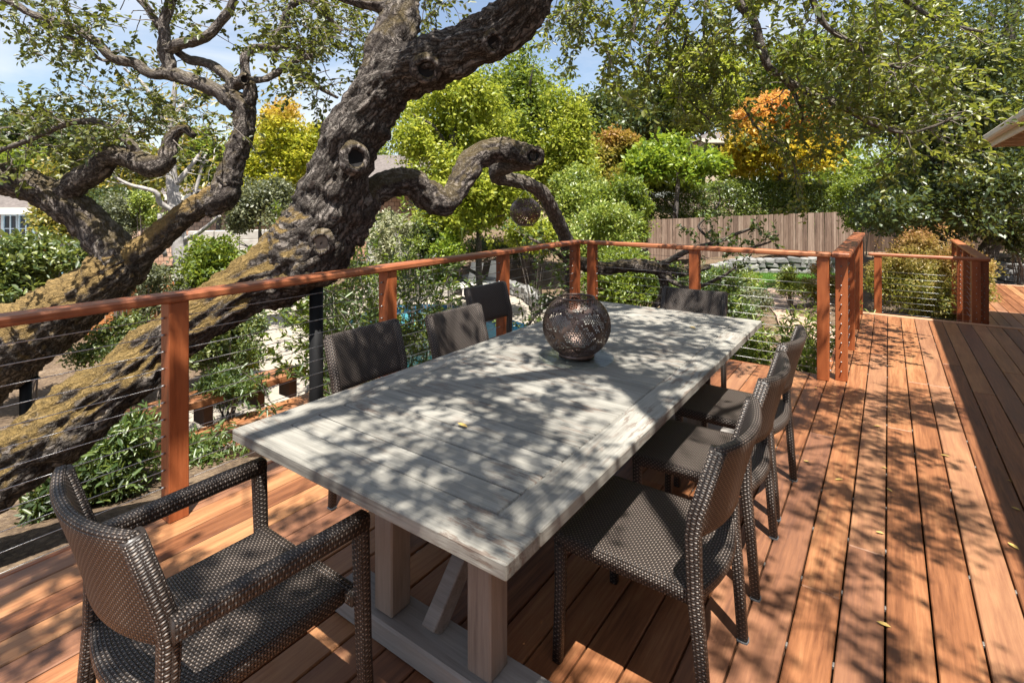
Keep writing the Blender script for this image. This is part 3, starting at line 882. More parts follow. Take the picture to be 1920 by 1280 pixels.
tb('side_board', (TX1 - SB, TY0 + EB + 0.002, TZ - TH), (TX1, TY1 - EB - 0.002, TZ), 'taby')
NP = 23
ys = TY0 + EB + 0.003; pw = (TY1 - EB - 0.003 - ys) / NP
for k in range(NP):
    tb('plank', (TX0 + SB + 0.002, ys + k * pw + 0.0032, TZ - TH + 0.004), (TX1 - SB - 0.002, ys + (k + 1) * pw - 0.0032, TZ - 0.0012 + random.uniform(-0.0006, 0.0006)), 'tabx', 0.004)
tb('apron', (TX0 + 0.30, TY0 + 0.34, TZ - TH - 0.07), (TX0 + 0.34, TY1 - 0.34, TZ - TH - 0.001), 'taby')
tb('apron', (TX1 - 0.34, TY0 + 0.34, TZ - TH - 0.07), (TX1 - 0.30, TY1 - 0.34, TZ - TH - 0.001), 'taby')
for yl in (1.285, TY1 - 0.405):
    tb('foot_beam', (-1.76, yl - 0.03, 0.002), (-0.80, yl + 0.13, 0.085), 'tabf', 0.008)
    for xl in (-1.535, -1.092):
        tb('leg', (xl, yl, 0.086), (xl + 0.095, yl + 0.095, TZ - TH - 0.001), 'tabz', 0.006)
    tb('top_beam', (-1.76, yl + 0.097, TZ - TH - 0.09), (-0.88, yl + 0.15, TZ - TH - 0.001), 'tabz')
tb('stretcher', (-1.32, 1.45, 0.30), (-1.25, TY1 - 0.43, 0.38), 'taby')
for s, y0 in ((1, 1.33), (-1, TY1 - 0.35)):
    b = MB(); d = Vector((0, s * 0.55, 0.55)); L = d.length
    cbox(b, (-0.035, -0.03, 0), (0.035, 0.03, L), 0.004, Matrix.Translation(Vector((-1.285, y0, 0.09)) - wloc(tab)) @ d.to_track_quat('Z', 'X').to_matrix().to_4x4())
    link('brace', b.mesh('brace'), M['tabf'], tab)

# ------------------------------------------------------------------ chairs
def sweep_slab(prof, nx, x0, x1, ycurve, zoff=lambda x: 0.0):
    """closed profile (y,z) swept across x; ycurve(x, p) shifts y"""
    b = MB(); np_ = len(prof); vs = []; per = [0]
    for i in range(np_):
        a, c = prof[i], prof[(i + 1) % np_]; per.append(per[-1] + math.hypot(a[0] - c[0], a[1] - c[1]))
    for i in range(nx + 1):
        x = x0 + (x1 - x0) * i / nx
        for p in prof: vs.append((x, p[0] + ycurve(x, p), p[1] + zoff(x)))
    fs = []; us = []
    for i in range(nx):
        for k in range(np_):
            k2 = (k + 1) % np_
            fs.append((i * np_ + k, (i + 1) * np_ + k, (i + 1) * np_ + k2, i * np_ + k2))
            ua = x0 + (x1 - x0) * i / nx; ub = x0 + (x1 - x0) * (i + 1) / nx
            us.append([(ua, per[k]), (ub, per[k]), (ub, per[k + 1]), (ua, per[k + 1])])
    fs.append(tuple(range(np_))); us.append([(prof[k][0], prof[k][1]) for k in range(np_)])
    fs.append(tuple(reversed(range(nx * np_, (nx + 1) * np_)))); us.append([(prof[k][0], prof[k][1]) for k in reversed(range(np_))])
    b.add(vs, fs, us)
    return b
def rrect(y0, y1, z0, z1, r, n=4, ny=8, nz=1):
    out = []
    for cy_, cz_, a0 in ((y1 - r, z1 - r, 0), (y0 + r, z1 - r, 90), (y0 + r, z0 + r, 180), (y1 - r, z0 + r, 270)):
        for k in range(n + 1):
            a = math.radians(a0 + 90 * k / n); out.append((cy_ + r * math.cos(a), cz_ + r * math.sin(a)))
    return out
def make_chair(label, arms=False, wdt=0.235):
    t = thing('armchair' if arms else 'dining_chair', label, 'armchair' if arms else 'chair', (0, 0, 0), 'wicker dining chairs')
    fy = 0.255
    def rear(x, p):
        k = max(0.0, min(1.0, (0.05 - p[0]) / 0.25))
        return -0.045 * k * (1 - (x / wdt) ** 2)
    prof = rrect(-0.225, fy, 0.392, 0.437, 0.016)
    # densify the profile top so the rear edge bows smoothly
    pr = []
    for i, p in enumerate(prof):
        q = prof[(i + 1) % len(prof)]; pr.append(p)
        L = math.hypot(p[0] - q[0], p[1] - q[1])
        if L > 0.1:
            for k in range(1, 8): pr.append((p[0] + (q[0] - p[0]) * k / 8, p[1] + (q[1] - p[1]) * k / 8))
    s = sweep_slab(pr, 20, -wdt, wdt, rear)
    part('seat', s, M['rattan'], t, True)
    # backrest
    hz0, hz1 = 0.60, 0.865
    def ybase(z): return -0.218 - 0.070 * max(0, (z - hz0) / (hz1 - hz0)) ** 1.2
    th = 0.0165
    loop = []
    for k in range(9):
        z = hz0 + (hz1 - hz0) * k / 8; loop.append((ybase(z) + th, z))
    loop.append((ybase(hz1) + 0.010, hz1 + 0.012)); loop.append((ybase(hz1) - 0.010, hz1 + 0.012))
    for k in range(8, -1, -1):
        z = hz0 + (hz1 - hz0) * k / 8; loop.append((ybase(z) - th, z))
    loop.append((ybase(hz0), hz0 - 0.010))
    bow = 0.046
    bk = sweep_slab(loop[::-1], 24, -wdt - 0.006, wdt + 0.006, lambda x, p: -bow * (1 - (x / (wdt + 0.006)) ** 2), lambda x: -0.012 * (1 - (x / wdt) ** 2))
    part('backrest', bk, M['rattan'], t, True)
    for sx_ in (-1, 1):
        b = MB(); x = sx_ * (wdt - 0.004)
        pts = [(x - sx_ * 0.002, -0.256, 0.002), (x, -0.238, 0.25), (x, -0.222, 0.42), (x, -0.216, 0.60), (x, -0.226, 0.66), (x, -0.288, 0.866)]
        tube(b, pts, [(0.0175, 0.018), (0.019, 0.019), (0.020, 0.021), (0.021, 0.023), (0.021, 0.024), (0.020, 0.024)], 12, True, 0.35, Vector((1, 0, 0)))
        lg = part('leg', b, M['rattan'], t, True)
        b = MB(); tube(b, [(x - sx_ * 0.002, -0.256, 0.0), (x - sx_ * 0.002, -0.256, 0.006)], 0.021, 8, True, 0.3, Vector((1, 0, 0))); part('foot_cap', b, M['bin'], lg)
        b = MB()
        if not arms:
            x = sx_ * (wdt - 0.012)
            tube(b, [(x + sx_ * 0.006, fy - 0.012, 0.002), (x, fy - 0.020, 0.25), (x, fy - 0.020, 0.405)], [0.0165, 0.018, 0.019], 12, True, 0.35, Vector((1, 0, 0)))
        else:
            x = sx_ * 0.277
            tube(b, [(x, fy + 0.045, 0.002), (x, fy + 0.03, 0.25), (x, fy + 0.018, 0.60), (x, fy + 0.012, 0.655)], [0.019, 0.020, 0.022, 0.022], 12, True, 0.35, Vector((1, 0, 0)))
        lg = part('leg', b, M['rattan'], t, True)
        if arms:
            b = MB(); tube(b, [(x, fy + 0.034, 0.635), (x, fy - 0.1, 0.637), (sx_ * 0.273, 0.0, 0.638), (sx_ * 0.262, -0.225, 0.640)], [(0.024, 0.025)] * 4, 12, True, 0.45, Vector((1, 0, 0)))
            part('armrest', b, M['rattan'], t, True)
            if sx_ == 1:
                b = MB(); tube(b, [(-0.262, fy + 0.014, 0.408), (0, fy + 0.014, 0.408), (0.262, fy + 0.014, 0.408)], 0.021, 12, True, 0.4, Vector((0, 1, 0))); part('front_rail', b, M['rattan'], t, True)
    return t
def copy_tree(o, parent=None):
    c = o.copy(); C.objects.link(c); c.parent = parent
    for ch in list(o.children): copy_tree(ch, c)
    return c
def rot_place(o, x, y, ang, label):
    o.location = (x, y, 0); o.rotation_euler = (0, 0, math.radians(ang)); o['label'] = label
proto = make_chair('x')
spots = [(-0.682, 1.80, 90, 'armless wicker chair nearest the camera on the walkway side, its seat half in table shade'),
         (-0.690, 2.495, 91, 'armless wicker chair in the middle of the walkway side of the table'),
         (-0.700, 3.130, 88, 'armless wicker chair on the walkway side nearest the far railing'),
         (-2.075, 1.910, -89, 'wicker chair on the railing side nearest the black steel post'),
         (-1.985, 2.550, -91, 'wicker chair on the railing side standing between two other chairs'),
         (-2.425, 3.425, -92, 'wicker chair on the railing side pushed back against the railing'),
         (-1.235, 3.93, 182, 'wicker chair facing the camera at the far end of the table')]
for i, (x, y, a, lab) in enumerate(spots):
    o = proto if i == 0 else copy_tree(proto)
    rot_place(o, x, y, a, lab)
ac = make_chair('x', True)
rot_place(ac, -1.540, 0.735, 0, 'dark wicker armchair at the near end of the table, seen from behind')

# ------------------------------------------------------------------ pierced metal lanterns
def ico_dual(sub, seed):
    import bmesh
    bm = bmesh.new(); bmesh.ops.create_icosphere(bm, subdivisions=sub, radius=1.0)
    r = random.Random(seed); el = 0
    for v in bm.verts:
        v.co += Vector((r.gauss(0, 1), r.gauss(0, 1), r.gauss(0, 1))) * (0.007 if sub == 5 else 0.013); v.co.normalize()
    cells = []
    for v in bm.verts:
        cs = [f.calc_center_median() for f in v.link_faces]
        nrm = v.co; ax = (cs[0] - nrm * cs[0].dot(nrm)).normalized(); ay = nrm.cross(ax)
        cs.sort(key=lambda c: math.atan2(c.dot(ay), c.dot(ax)))
        cells.append((v.co.copy(), [c.normalized() for c in cs]))
    bm.free()
    return cells
def lantern(label, loc, R, seed, hang=None, plate=False):
    t = thing('lantern', label, 'lantern', loc, 'pierced metal globes')
    zc = R * 0.92
    b = MB()
    def prof(p):
        p = p.normalized(); return Vector((p.x * R, p.y * R, p.z * R * 0.94))
    for c, ring in ico_dual(5 if not hang else 4, seed):
        if c.z > 0.86 or c.z < -0.86: continue
        lon = math.atan2(c.y, c.x) + 0.35; lat = math.asin(max(-1, min(1, c.z)))
        k = 5
        tri = abs(((lon * k / (2 * math.pi)) % 1.0) * 2 - 1)
        solid = False
        for off, amp in ((-0.42, 0.55), (0.10, 0.55), (0.62, 0.35)):
            ph = tri if off != 0.10 else 1 - tri
            if abs(lat - (off + amp * (ph - 0.5))) < 0.055: solid = True
        mer = ((lon * k / (2 * math.pi)) % 1.0)
        if min(mer, 1 - mer) < 0.028 and -0.55 < lat < 0.2: solid = True
        if abs(mer - 0.5) < 0.028 and (lat > 0.1 or lat < -0.6): solid = True
        if abs(lat - 0.12) < 0.10 and abs(tri - 0.5) < 0.10: solid = True
        q = [prof(x) for x in ring]; nq = len(q)
        if solid:
            b.add([x + Vector((0, 0, zc)) for x in q], [tuple(range(nq))])
        else:
            cc = prof(c); ins = (0.80 if not hang else 0.62) + 0.07 * math.sin(lon * 3 + lat * 5)
            qi = [cc + (x - cc) * ins for x in q]
            b.add([x + Vector((0, 0, zc)) for x in q + qi], [(i, (i + 1) % nq, (i + 1) % nq + nq, i + nq) for i in range(nq)])
    m = b.mesh('globe')
    o = link('globe', m, M['bronze'], t)
    md = o.modifiers.new('shell', 'SOLIDIFY'); md.thickness = 0.002
    b = MB(); rr = R * 0.52
    pts = [(rr * math.cos(a), rr * math.sin(a), zc + R * 0.94 * 0.845 + 0.004) for a in np.linspace(0, 2 * math.pi, 33)]
    tube(b, pts, R * 0.026, 8, False); part_local('rim', b, M['bronze'], t)
    b = MB()
    zs = [(rr * 0.97, zc - R * 0.94 * 0.85), (rr, zc - R * 0.94 * 0.86), (rr * 1.02, 0.004), (rr * 0.9, 0.003)]
    seg = 40; vs = []
    for r_, z_ in zs:
        for k in range(seg): a = 2 * math.pi * k / seg; vs.append((r_ * math.cos(a), r_ * math.sin(a), z_))
    fs = [(i * seg + k, i * seg + (k + 1) % seg, (i + 1) * seg + (k + 1) % seg, (i + 1) * seg + k) for i in range(3) for k in range(seg)]
    fs.append(tuple(range(3 * seg, 4 * seg)))
    b.add(vs, fs); part_local('base', b, M['bronze'], t, True)
    if hang is not None:
        b = MB(); top = Vector(hang) - Vector(loc); zr = zc + R * 0.8
        for a in (0.3, 0.3 + math.pi):
            tube(b, [(rr * math.cos(a), rr * math.sin(a), zr), (0, 0, zr + 0.10), tuple(top)], 0.0022, 5)
        part_local('hanger', b, M['steel'], t)
    return t
VX, VY = -1.335, 2.46
b = MB(); seg = 48
vs = []
for r_, z_ in ((0.0, TZ + 0.008), (0.195, TZ + 0.008), (0.198, TZ + 0.005), (0.195, TZ + 0.002), (0.0, TZ + 0.002)):
    for k in range(seg): a = 2 * math.pi * k / seg; vs.append((VX + r_ * math.cos(a), VY + r_ * math.sin(a), z_))
b.add(vs, [(i * seg + k, i * seg + (k + 1) % seg, (i + 1) * seg + (k + 1) % seg, (i + 1) * seg + k) for i in range(4) for k in range(seg)])
solo('glass_plate', b, M['glassplate'], (VX, VY, TZ + 0.002), 'round clear glass plate under the metal globe on the table', 'plate')
lantern('pierced bronze metal globe standing on the dining table', (VX, VY, TZ + 0.0085), 0.178, 3)
hl = W(985, 424, 5.6)
lantern('pierced metal globe hanging from the twisted oak branch', tuple(hl), 0.165, 5, hang=tuple(W(975, 342, 5.6)))

# ------------------------------------------------------------------ gnarled tubes for trunks
def bark_tube(mb, ctrl, step=0.03, nseg=44, lump=0.10, plates=0.016, seed=0.0, cap=True, sub=10, ovality=0.06):
    """ctrl: (px, py, t, radius_px). Radius converts to metres at its own depth."""
    P = []
    for px, py, t, r in ctrl:
        p = W(px, py, t); P.append((p.x, p.y, p.z, r * t / F))
    return bark_tube_w(mb, P, step, nseg, lump, plates, seed, cap, sub)
def bark_tube_w(mb, P, step=0.03, nseg=44, lump=0.10, plates=0.016, seed=0.0, cap=True, sub=10):
    D = catmull(P, sub * 3)
    # resample evenly
    out = [D[0]]; acc = 0
    for a, c in zip(D[:-1], D[1:]):
        acc += np.linalg.norm(c[:3] - a[:3])
        if acc >= step: out.append(c); acc = 0
    out.append(D[-1])
    pts = [Vector(o[:3]) for o in out]; rad = [max(0.004, o[3]) for o in out]
    fr = frames(pts); vs = []; L = 0; vL = []
    for i, (p, r) in enumerate(zip(pts, rad)):
        if i: L += (p - pts[i - 1]).length
        vL.append(L); T, A, B = fr[i]
        for k in range(nseg):
            a = 2 * math.pi * k / nseg
            d = A * math.cos(a) + B * math.sin(a)
            s = p + d * r
            q = s + Vector((seed, seed * 1.7, seed * 0.3))
            h = lump * r * (mnoise.noise(q * (0.55 / max(r, 0.05))) * 1.3 + 0.7 * mnoise.noise(q * (1.5 / max(r, 0.05))))
            if plates:
                cq = Vector((math.cos(a) * r * 20, math.sin(a) * r * 20, L * 9)) + Vector((seed * 3, 0, 0)) + Vector((1, 1, 1)) * mnoise.noise(q * 6) * 2.2
                dd = mnoise.voronoi(cq)[0]
                e = min(1.0, (dd[1] - dd[0]) / 0.35)
                h += plates * (e - 0.6) * (0.6 + 0.8 * mnoise.noise(q * 3)) + plates * 0.8 * mnoise.noise(q * 22) + plates * 0.9 * mnoise.noise(q * 9)
                rg_ = 1 - abs(mnoise.noise(Vector((math.cos(a) * r * 15, math.sin(a) * r * 15, L * 3.2 + seed)) + Vector((1, 1, 0)) * mnoise.noise(q * 4) * 0.7)) * 2.2
                h += plates * 1.3 * (rg_ - 0.55)
            vs.append(p + d * (r + h))
    fs = []; us = []; c0 = 2 * math.pi * rad[len(rad) // 2]
    for i in range(len(pts) - 1):
        for k in range(nseg):
            k2 = (k + 1) % nseg
            fs.append((i * nseg + k, i * nseg + k2, (i + 1) * nseg + k2, (i + 1) * nseg + k))
            us.append([(k / nseg * c0, vL[i]), ((k + 1) / nseg * c0, vL[i]), ((k + 1) / nseg * c0, vL[i + 1]), (k / nseg * c0, vL[i + 1])])
    if cap:
        fs.append(tuple(reversed(range(nseg)))); us.append([(0, 0)] * nseg)
        nn = len(pts); fs.append(tuple(range((nn - 1) * nseg, nn * nseg))); us.append([(0, 0)] * nseg)
    mb.add(vs, fs, us)
    return pts
def knot(parent, px, py, t, rpx, name='knot', hollow=True, tilt=(0, 0), squash=0.85):
    """collar of bark round a cut limb or a hollow, facing the viewer's side of the limb"""
    c = W(px, py, t); r = rpx * t / F
    n = (Vector((0, 0, CAMH)) - c).normalized()
    n = (n + RT * tilt[0] + Vector((0, 0, 1)) * tilt[1]).normalized()
    A = (Vector((0, 0, 1)) - n * n.z).normalized(); B = n.cross(A)
    b = MB(); seg = 28; vs = []
    rings = [(1.75, -0.55), (1.5, 0.02), (1.28, 0.22), (1.06, 0.26), (0.92, 0.12), (0.82, -0.25)]
    for j, (rr, hh) in enumerate(rings):
        for k in range(seg):
            a = 2 * math.pi * k / seg
            wob = 1 + 0.10 * mnoise.noise(Vector((math.cos(a) * 1.5, math.sin(a) * 1.5, px * 0.1)))
            d = A * math.cos(a) + B * math.sin(a) * squash
            vs.append(c + d * r * rr * wob + n * r * (hh + 0.06 * mnoise.noise(Vector((math.cos(a) * 4, math.sin(a) * 4, j + py)))))
    fs = [(i * seg + k, i * seg + (k + 1) % seg, (i + 1) * seg + (k + 1) % seg, (i + 1) * seg + k) for i in range(len(rings) - 1) for k in range(seg)]
    us = [[(k * 0.02, i * 0.03), (k * 0.02 + 0.02, i * 0.03), (k * 0.02 + 0.02, i * 0.03 + 0.03), (k * 0.02, i * 0.03 + 0.03)] for i in range(len(rings) - 1) for k in range(seg)]
    b.add(vs, fs, us)
    o = part(name, b, M['bark'], parent, True)
    b = MB(); vs = [c - n * r * (0.5 if hollow else 0.05)]
    for k in range(seg):
        a = 2 * math.pi * k / seg; d = A * math.cos(a) + B * math.sin(a) * squash
        vs.append(c + d * r * 0.98 - n * r * (0.15 if hollow else -0.02))
    b.add(vs, [(0, 1 + k, 1 + (k + 1) % seg) for k in range(seg)])
    part('hollow' if hollow else 'cut_face', b, M['hollow'] if hollow else M['scar'], o)

# ---- the big leaning oak
ob = W(-60, 930, 3.15); ob.z = gz(ob)
oak = thing('oak_tree', 'huge leaning oak with mossy lower trunk and twisted limbs behind the left railing', 'tree', tuple(ob))
b = MB()
bx = W(-330, 1120, 2.9)
main_ctrl = [(-420, 1200, 3.0, 100), (-200, 1040, 3.1, 92), (0, 880, 3.35, 76), (125, 790, 3.5, 76), (220, 715, 3.6, 66), (300, 650, 3.7, 58), (370, 600, 3.8, 58), (450, 547, 3.95, 62),
             (530, 505, 4.1, 72), (585, 462, 4.15, 76), (612, 410, 4.15, 73), (630, 345, 4.1, 64), (655, 275, 4.05, 60), (690, 205, 4.0, 56), (735, 152, 3.95, 56), (800, 118, 3.85, 54), (870, 92, 3.75, 49), (930, 62, 3.65, 49), (975, 20, 3.55, 50), (1010, -40, 3.45, 50), (1060, -150, 3.3, 46), (1140, -300, 3.1, 40)]
main_ctrl = [(a, c_, t_, r_ * (0.80 if a < 500 else 0.90)) for a, c_, t_, r_ in main_ctrl]
bark_tube(b, main_ctrl, 0.024, 90, 0.14, 0.022, 1.3)
part('trunk', b, M['barkmoss'], oak, True)
b = MB()
bark_tube(b, [(700, 190, 4.02, 34), (728, 110, 4.05, 42), (745, 50, 4.1, 38), (752, 0, 4.15, 36), (760, -80, 4.2, 34), (750, -200, 4.3, 30), (700, -340, 4.5, 24)], 0.028, 60, 0.12, 0.016, 5.1)
part('upper_trunk', b, M['bark'], oak, True)
b = MB()
bark_tube(b, [(745, 15, 4.1, 22), (700, 8, 4.1, 12), (655, 0, 4.1, 9), (600, -25, 4.1, 8), (520, -70, 4.1, 6)], 0.03, 24, 0.12, 0.006, 7)
part('branch', b, M['bark'], oak, True)
b = MB()
bark_tube(b, [(640, 445, 4.2, 40), (668, 398, 4.25, 36), (695, 362, 4.35, 29), (735, 343, 4.5, 25), (775, 345, 4.65, 26), (805, 368, 4.75, 27), (832, 380, 4.8, 25), (850, 364, 4.9, 22), (870, 330, 5.0, 23), (888, 300, 5.1, 23), (922, 282, 5.2, 23), (960, 283, 5.25, 22), (990, 290, 5.15, 21), (1010, 294, 5.05, 17)], 0.024, 48, 0.12, 0.012, 9.2)
part('twisted_branch', b, M['bark'], oak, True)
b = MB()
tw2 = [(1000, 305, 5.3, 13), (965, 308, 5.4, 15), (935, 314, 5.55, 17), (932, 330, 5.65, 15), (958, 337, 5.75, 13), (992, 346, 5.9, 13), (1018, 364, 6.05, 13), (1035, 393, 6.25, 13), (1050, 423, 6.5, 13), (1062, 452, 6.7, 13), (1068, 480, 6.85, 14), (1072, 525, 7.0, 13), (1076, 580, 7.1, 14), (1080, 680, 7.15, 15)]
bark_tube(b, tw2, 0.026, 36, 0.12, 0.008, 11)
part('twisted_branch', b, M['barkgrey'], oak, True)
b = MB()
bark_tube(b, [(1066, 486, 6.85, 14), (1090, 494, 6.9, 13), (1130, 504, 6.95, 12), (1180, 497, 7.0, 12), (1225, 502, 7.0, 13), (1262, 512, 7.0, 11), (1290, 508, 7.1, 8), (1330, 500, 7.2, 5)], 0.03, 30, 0.13, 0.008, 13)
bark_tube(b, [(1240, 508, 7.0, 8), (1245, 535, 7.0, 8), (1238, 560, 7.0, 6), (1215, 590, 7.0, 4)], 0.03, 14, 0.12, 0.004, 14)
part('low_branch', b, M['bark'], oak, True)
knot(oak, 668, 297, 3.80, 20, tilt=(0.35, 0.1))
knot(oak, 800, 131, 3.66, 17, tilt=(0.0, -0.25), squash=1.1)
knot(oak, 926, 80, 3.50, 15, tilt=(0.1, -0.2))
knot(oak, 1000, 293, 4.99, 12, tilt=(0.5, -0.1), squash=1.2)
knot(oak, 602, 456, 3.885, 17, hollow=False, tilt=(-0.1, -0.3))
knot(oak, 442, 368, 4.9, 9) if False else None

# limbs of its crown over the deck (above the frame), carrying the leaves that shade the table
limb_tops = []
for pts in ([(-1.75, 2.95, 3.55, .12), (-0.9, 2.2, 4.2, .08), (0.0, 1.3, 4.7, .06), (1.0, 0.2, 5.0, .05), (1.8, -0.8, 5.2, .03)],
            [(-0.9, 2.2, 4.2, .05), (-0.3, 3.2, 4.7, .04), (0.2, 4.0, 5.0, .025)],
            [(-1.4, 2.6, 3.9, .08), (-1.6, 1.2, 4.5, .06), (-1.6, -0.2, 4.9, .05), (-1.2, -1.4, 5.2, .03)],
            [(0.0, 1.3, 4.7, .07), (-0.5, 0.2, 5.1, .05), (-0.5, -1.2, 5.4, .03)],
            [(0.3, 1.0, 4.8, .03), (0.8, 1.9, 5.3, .022), (1.5, 2.6, 5.6, .012)]):
    b = MB(); bark_tube_w(b, pts, 0.06, 14, 0.12, 0.006, pts[0][0] * 9)
    part('branch', b, M['barkgrey'], oak, True)
# leaf clumps placed over the deck
kx, ky = math.sin(SUN_AZ) / math.tan(SUN_EL), math.cos(SUN_AZ) / math.tan(SUN_EL)
cl = []; clr = []
def dens(x, y):
    if x < -3.4 or x > 0.55 or y < -1.2: return 0.0
    d = 0.74
    if x < -2.0 and y > 1.4: d = 0.92
    if x > -0.62: d = 0.50
    if -0.84 < x < -0.36 and 1.4 < y < 3.5: d = 0.07
    if x > -0.45 and y > 5.6: d = 0.10
    if x > -0.45 and y < 1.4: d = 0.34
    if x < -0.7 and y < 1.2: d = 0.74
    if y > 5.2: d *= 0.4
    return d
for k in range(2900):
    x = random.uniform(-3.4, 0.6); y = random.uniform(-1.2, 6.6)
    nz_ = mnoise.noise(Vector((x * 2.1, y * 2.1, 3.3))) * 0.5 + 0.5
    nz_ = min(1.0, max(0.0, (nz_ - 0.36) / 0.22))
    if random.random() > dens(x, y) * (0.04 + 1.05 * nz_): continue
    z = random.uniform(4.0, 5.8)
    px_, py_ = x + kx * (z - 0.5), y + ky * (z - 0.5)
    tt = -SY * px_ + CY * py_
    if tt > 0.3 and (z - CAMH) / tt < 0.43: continue      # would hang into the open view
    cl.append((px_, py_, z)); clr.append(random.uniform(0.08, 0.20))
L = Leaves(); L.puff(cl, np.array(clr), 36, 0.062, 0.52, 0.7, 0.6)
L.build('crown_foliage', M['l_oak'], oak)
# thin twigs carrying those clumps
b = MB()
for c in cl[::2]:
    c = Vector(c); d = Vector((random.uniform(-.35, .35), random.uniform(-.35, .35), random.uniform(0.05, .25)))
    tube(b, [c, c + d * 0.5 + Vector((0, 0, .03)), c + d], [0.004, 0.006, 0.008], 4, False)
part('twigs', b, M['twig'], oak, kind='stuff')

# hanging leafy branches against the sky and the garden, top right
hang_ctrl = [
    [(1340, -120, 5.2, 11), (1384, 0, 5.1, 9), (1413, 40, 5.1, 8), (1428, 91, 5.1, 8), (1440, 125, 5.1, 7.5), (1465, 143, 5.1, 7), (1521, 176, 5.0, 6), (1581, 202, 4.9, 5), (1635, 232, 4.8, 4.5), (1699, 249, 4.7, 3.5), (1756, 235, 4.6, 2.5), (1800, 215, 4.5, 1.5)],
    [(1452, 135, 5.1, 6), (1480, 160, 5.2, 5), (1497, 195, 5.3, 4), (1505, 225, 5.4, 3)],
    [(1500, -60, 4.6, 7), (1531, 17, 4.6, 6), (1554, 54, 4.6, 5), (1608, 87, 4.6, 4), (1642, 114, 4.6, 3), (1690, 130, 4.5, 2)],
    [(1262, -60, 5.6, 6), (1265, 5, 5.6, 5), (1262, 25, 5.6, 5), (1236, 50, 5.6, 4.5), (1230, 90, 5.6, 4), (1217, 110, 5.6, 3), (1215, 140, 5.6, 2)],
    [(1100, -60, 5.2, 4), (1098, 0, 5.2, 3), (1090, 35, 5.2, 2.5), (1065, 60, 5.2, 1.6)],
    [(1200, -60, 5.4, 4), (1192, 30, 5.4, 3), (1180, 80, 5.4, 2.2), (1150, 110, 5.4, 1.5)],
    [(1640, -80, 4.6, 7), (1700, 0, 4.6, 6), (1760, 40, 4.7, 4), (1840, 60, 4.8, 2.5)],
    [(1330, -40, 5.8, 4), (1320, 60, 5.8, 3), (1345, 130, 5.8, 2.5), (1330, 190, 5.8, 1.8), (1365, 235, 5.8, 1.2)],
    [(1395, 200, 5.6, 3), (1420, 240, 5.6, 2.5), (1465, 275, 5.6, 2), (1490, 310, 5.6, 1.3)],
    [(1290, 60, 5.6, 3), (1270, 140, 5.6, 2.4), (1295, 190, 5.6, 2), (1330, 225, 5.6, 1.4)],
]
tw = Twigs(0.065, 0.54, 3, 0.8); tw2g = Twigs(0.056, 0.54, 3, 0.8)
for ci, ctrl in enumerate(hang_ctrl):
    b = MB(); pts = bark_tube(b, ctrl, 0.03, 10, 0.12, 0.0, ci * 3.1)
    n_ = len(pts)
    for i in range(1, n_):
        if random.random() < (0.50 if ci else 0.36):
            dirn = (pts[i] - pts[i - 1]).normalized()
            sd_ = Vector((random.gauss(0, 1), random.gauss(0, 1), random.gauss(-0.15, 0.8))).normalized()
            tw.grow(pts[i], dirn * 0.5 + sd_, random.uniform(0.3, 0.75), 0.006, 1, 0.35, 0.06, 0.35, 0.5, 0.30)
    part('hanging_branch', b, M['barkgrey'], oak, True)
# denser leafy sprays from branches above the frame
for k in range(205):
    px = random.uniform(1030, 1760); py = random.uniform(-150, 95) if px < 1400 else random.uniform(-150, 170)
    if px < 1330 and py > 40 and random.random() < 0.6: continue
    if 1330 < px < 1530 and py > 10 and random.random() < 0.65: continue
    p = W(px, py, random.uniform(4.4, 6.6))
    tw.grow(p, (random.gauss(0, 1), random.gauss(0, 1), -0.3), random.uniform(0.3, 0.8), 0.0055, 1, 0.6, 0.06, 0.2, 0.5, 0.35)
for k in range(46):        # over the right dense part
    px = random.uniform(1520, 1800); py = random.uniform(60, 300)
    p = W(px, py, random.uniform(4.8, 6.2))
    tw.grow(p, (random.gauss(0, 1), random.gauss(0, 1), -0.1), random.uniform(0.3, 0.7), 0.0055, 1, 0.3, 0.06, 0.2, 0.5, 0.3)
for k in range(22):        # drooping tail near the middle
    px = random.uniform(1230, 1400); py = random.uniform(60, 230)
    if abs(px - 1315) > 95 - py * 0.2 or (px > 1310 and py > 150): continue
    tw.grow(W(px, py, random.uniform(5.3, 6)), (random.gauss(0.2, 0.6), random.gauss(0, .6), -0.8), random.uniform(0.3, 0.6), 0.005, 1, 0.6, 0.06, 0.2, 0.5, 0.3)
for k in range(70):        # left of the fork, behind the trunk
    px = random.uniform(540, 720); py = random.uniform(-60, 120)
    tw2g.grow(W(px, py, random.uniform(5.0, 7)), (random.gauss(0, 1), random.gauss(0, 1), -0.3), random.uniform(0.3, 0.7), 0.006, 1, 0.4, 0.07, 0.15, 0.5, 0.35)
for k in range(34):        # between the two upper limbs and at the limb's right
    px, py = (random.uniform(790, 870), random.uniform(-40, 25)) if k % 2 else (random.uniform(1040, 1120), random.uniform(-30, 40))
    tw2g.grow(W(px, py, random.uniform(4.6, 5.6)), (random.gauss(0, 1), random.gauss(0, 1), -0.6), random.uniform(0.25, 0.5), 0.005, 1, 0.4, 0.06, 0.2, 0.5, 0.3)
part('hanging_twigs', tw.mb, M['twig'], oak, kind='stuff')
L = Leaves(); L.add(*tw.leaves()); L.build('hanging_leaves', M['l_oaks'], oak, True)
part('hanging_twigs', tw2g.mb, M['twig'], oak, kind='stuff')
L = Leaves(); L.add(*tw2g.leaves()); L.build('hanging_leaves', M['l_oak'], oak, True)
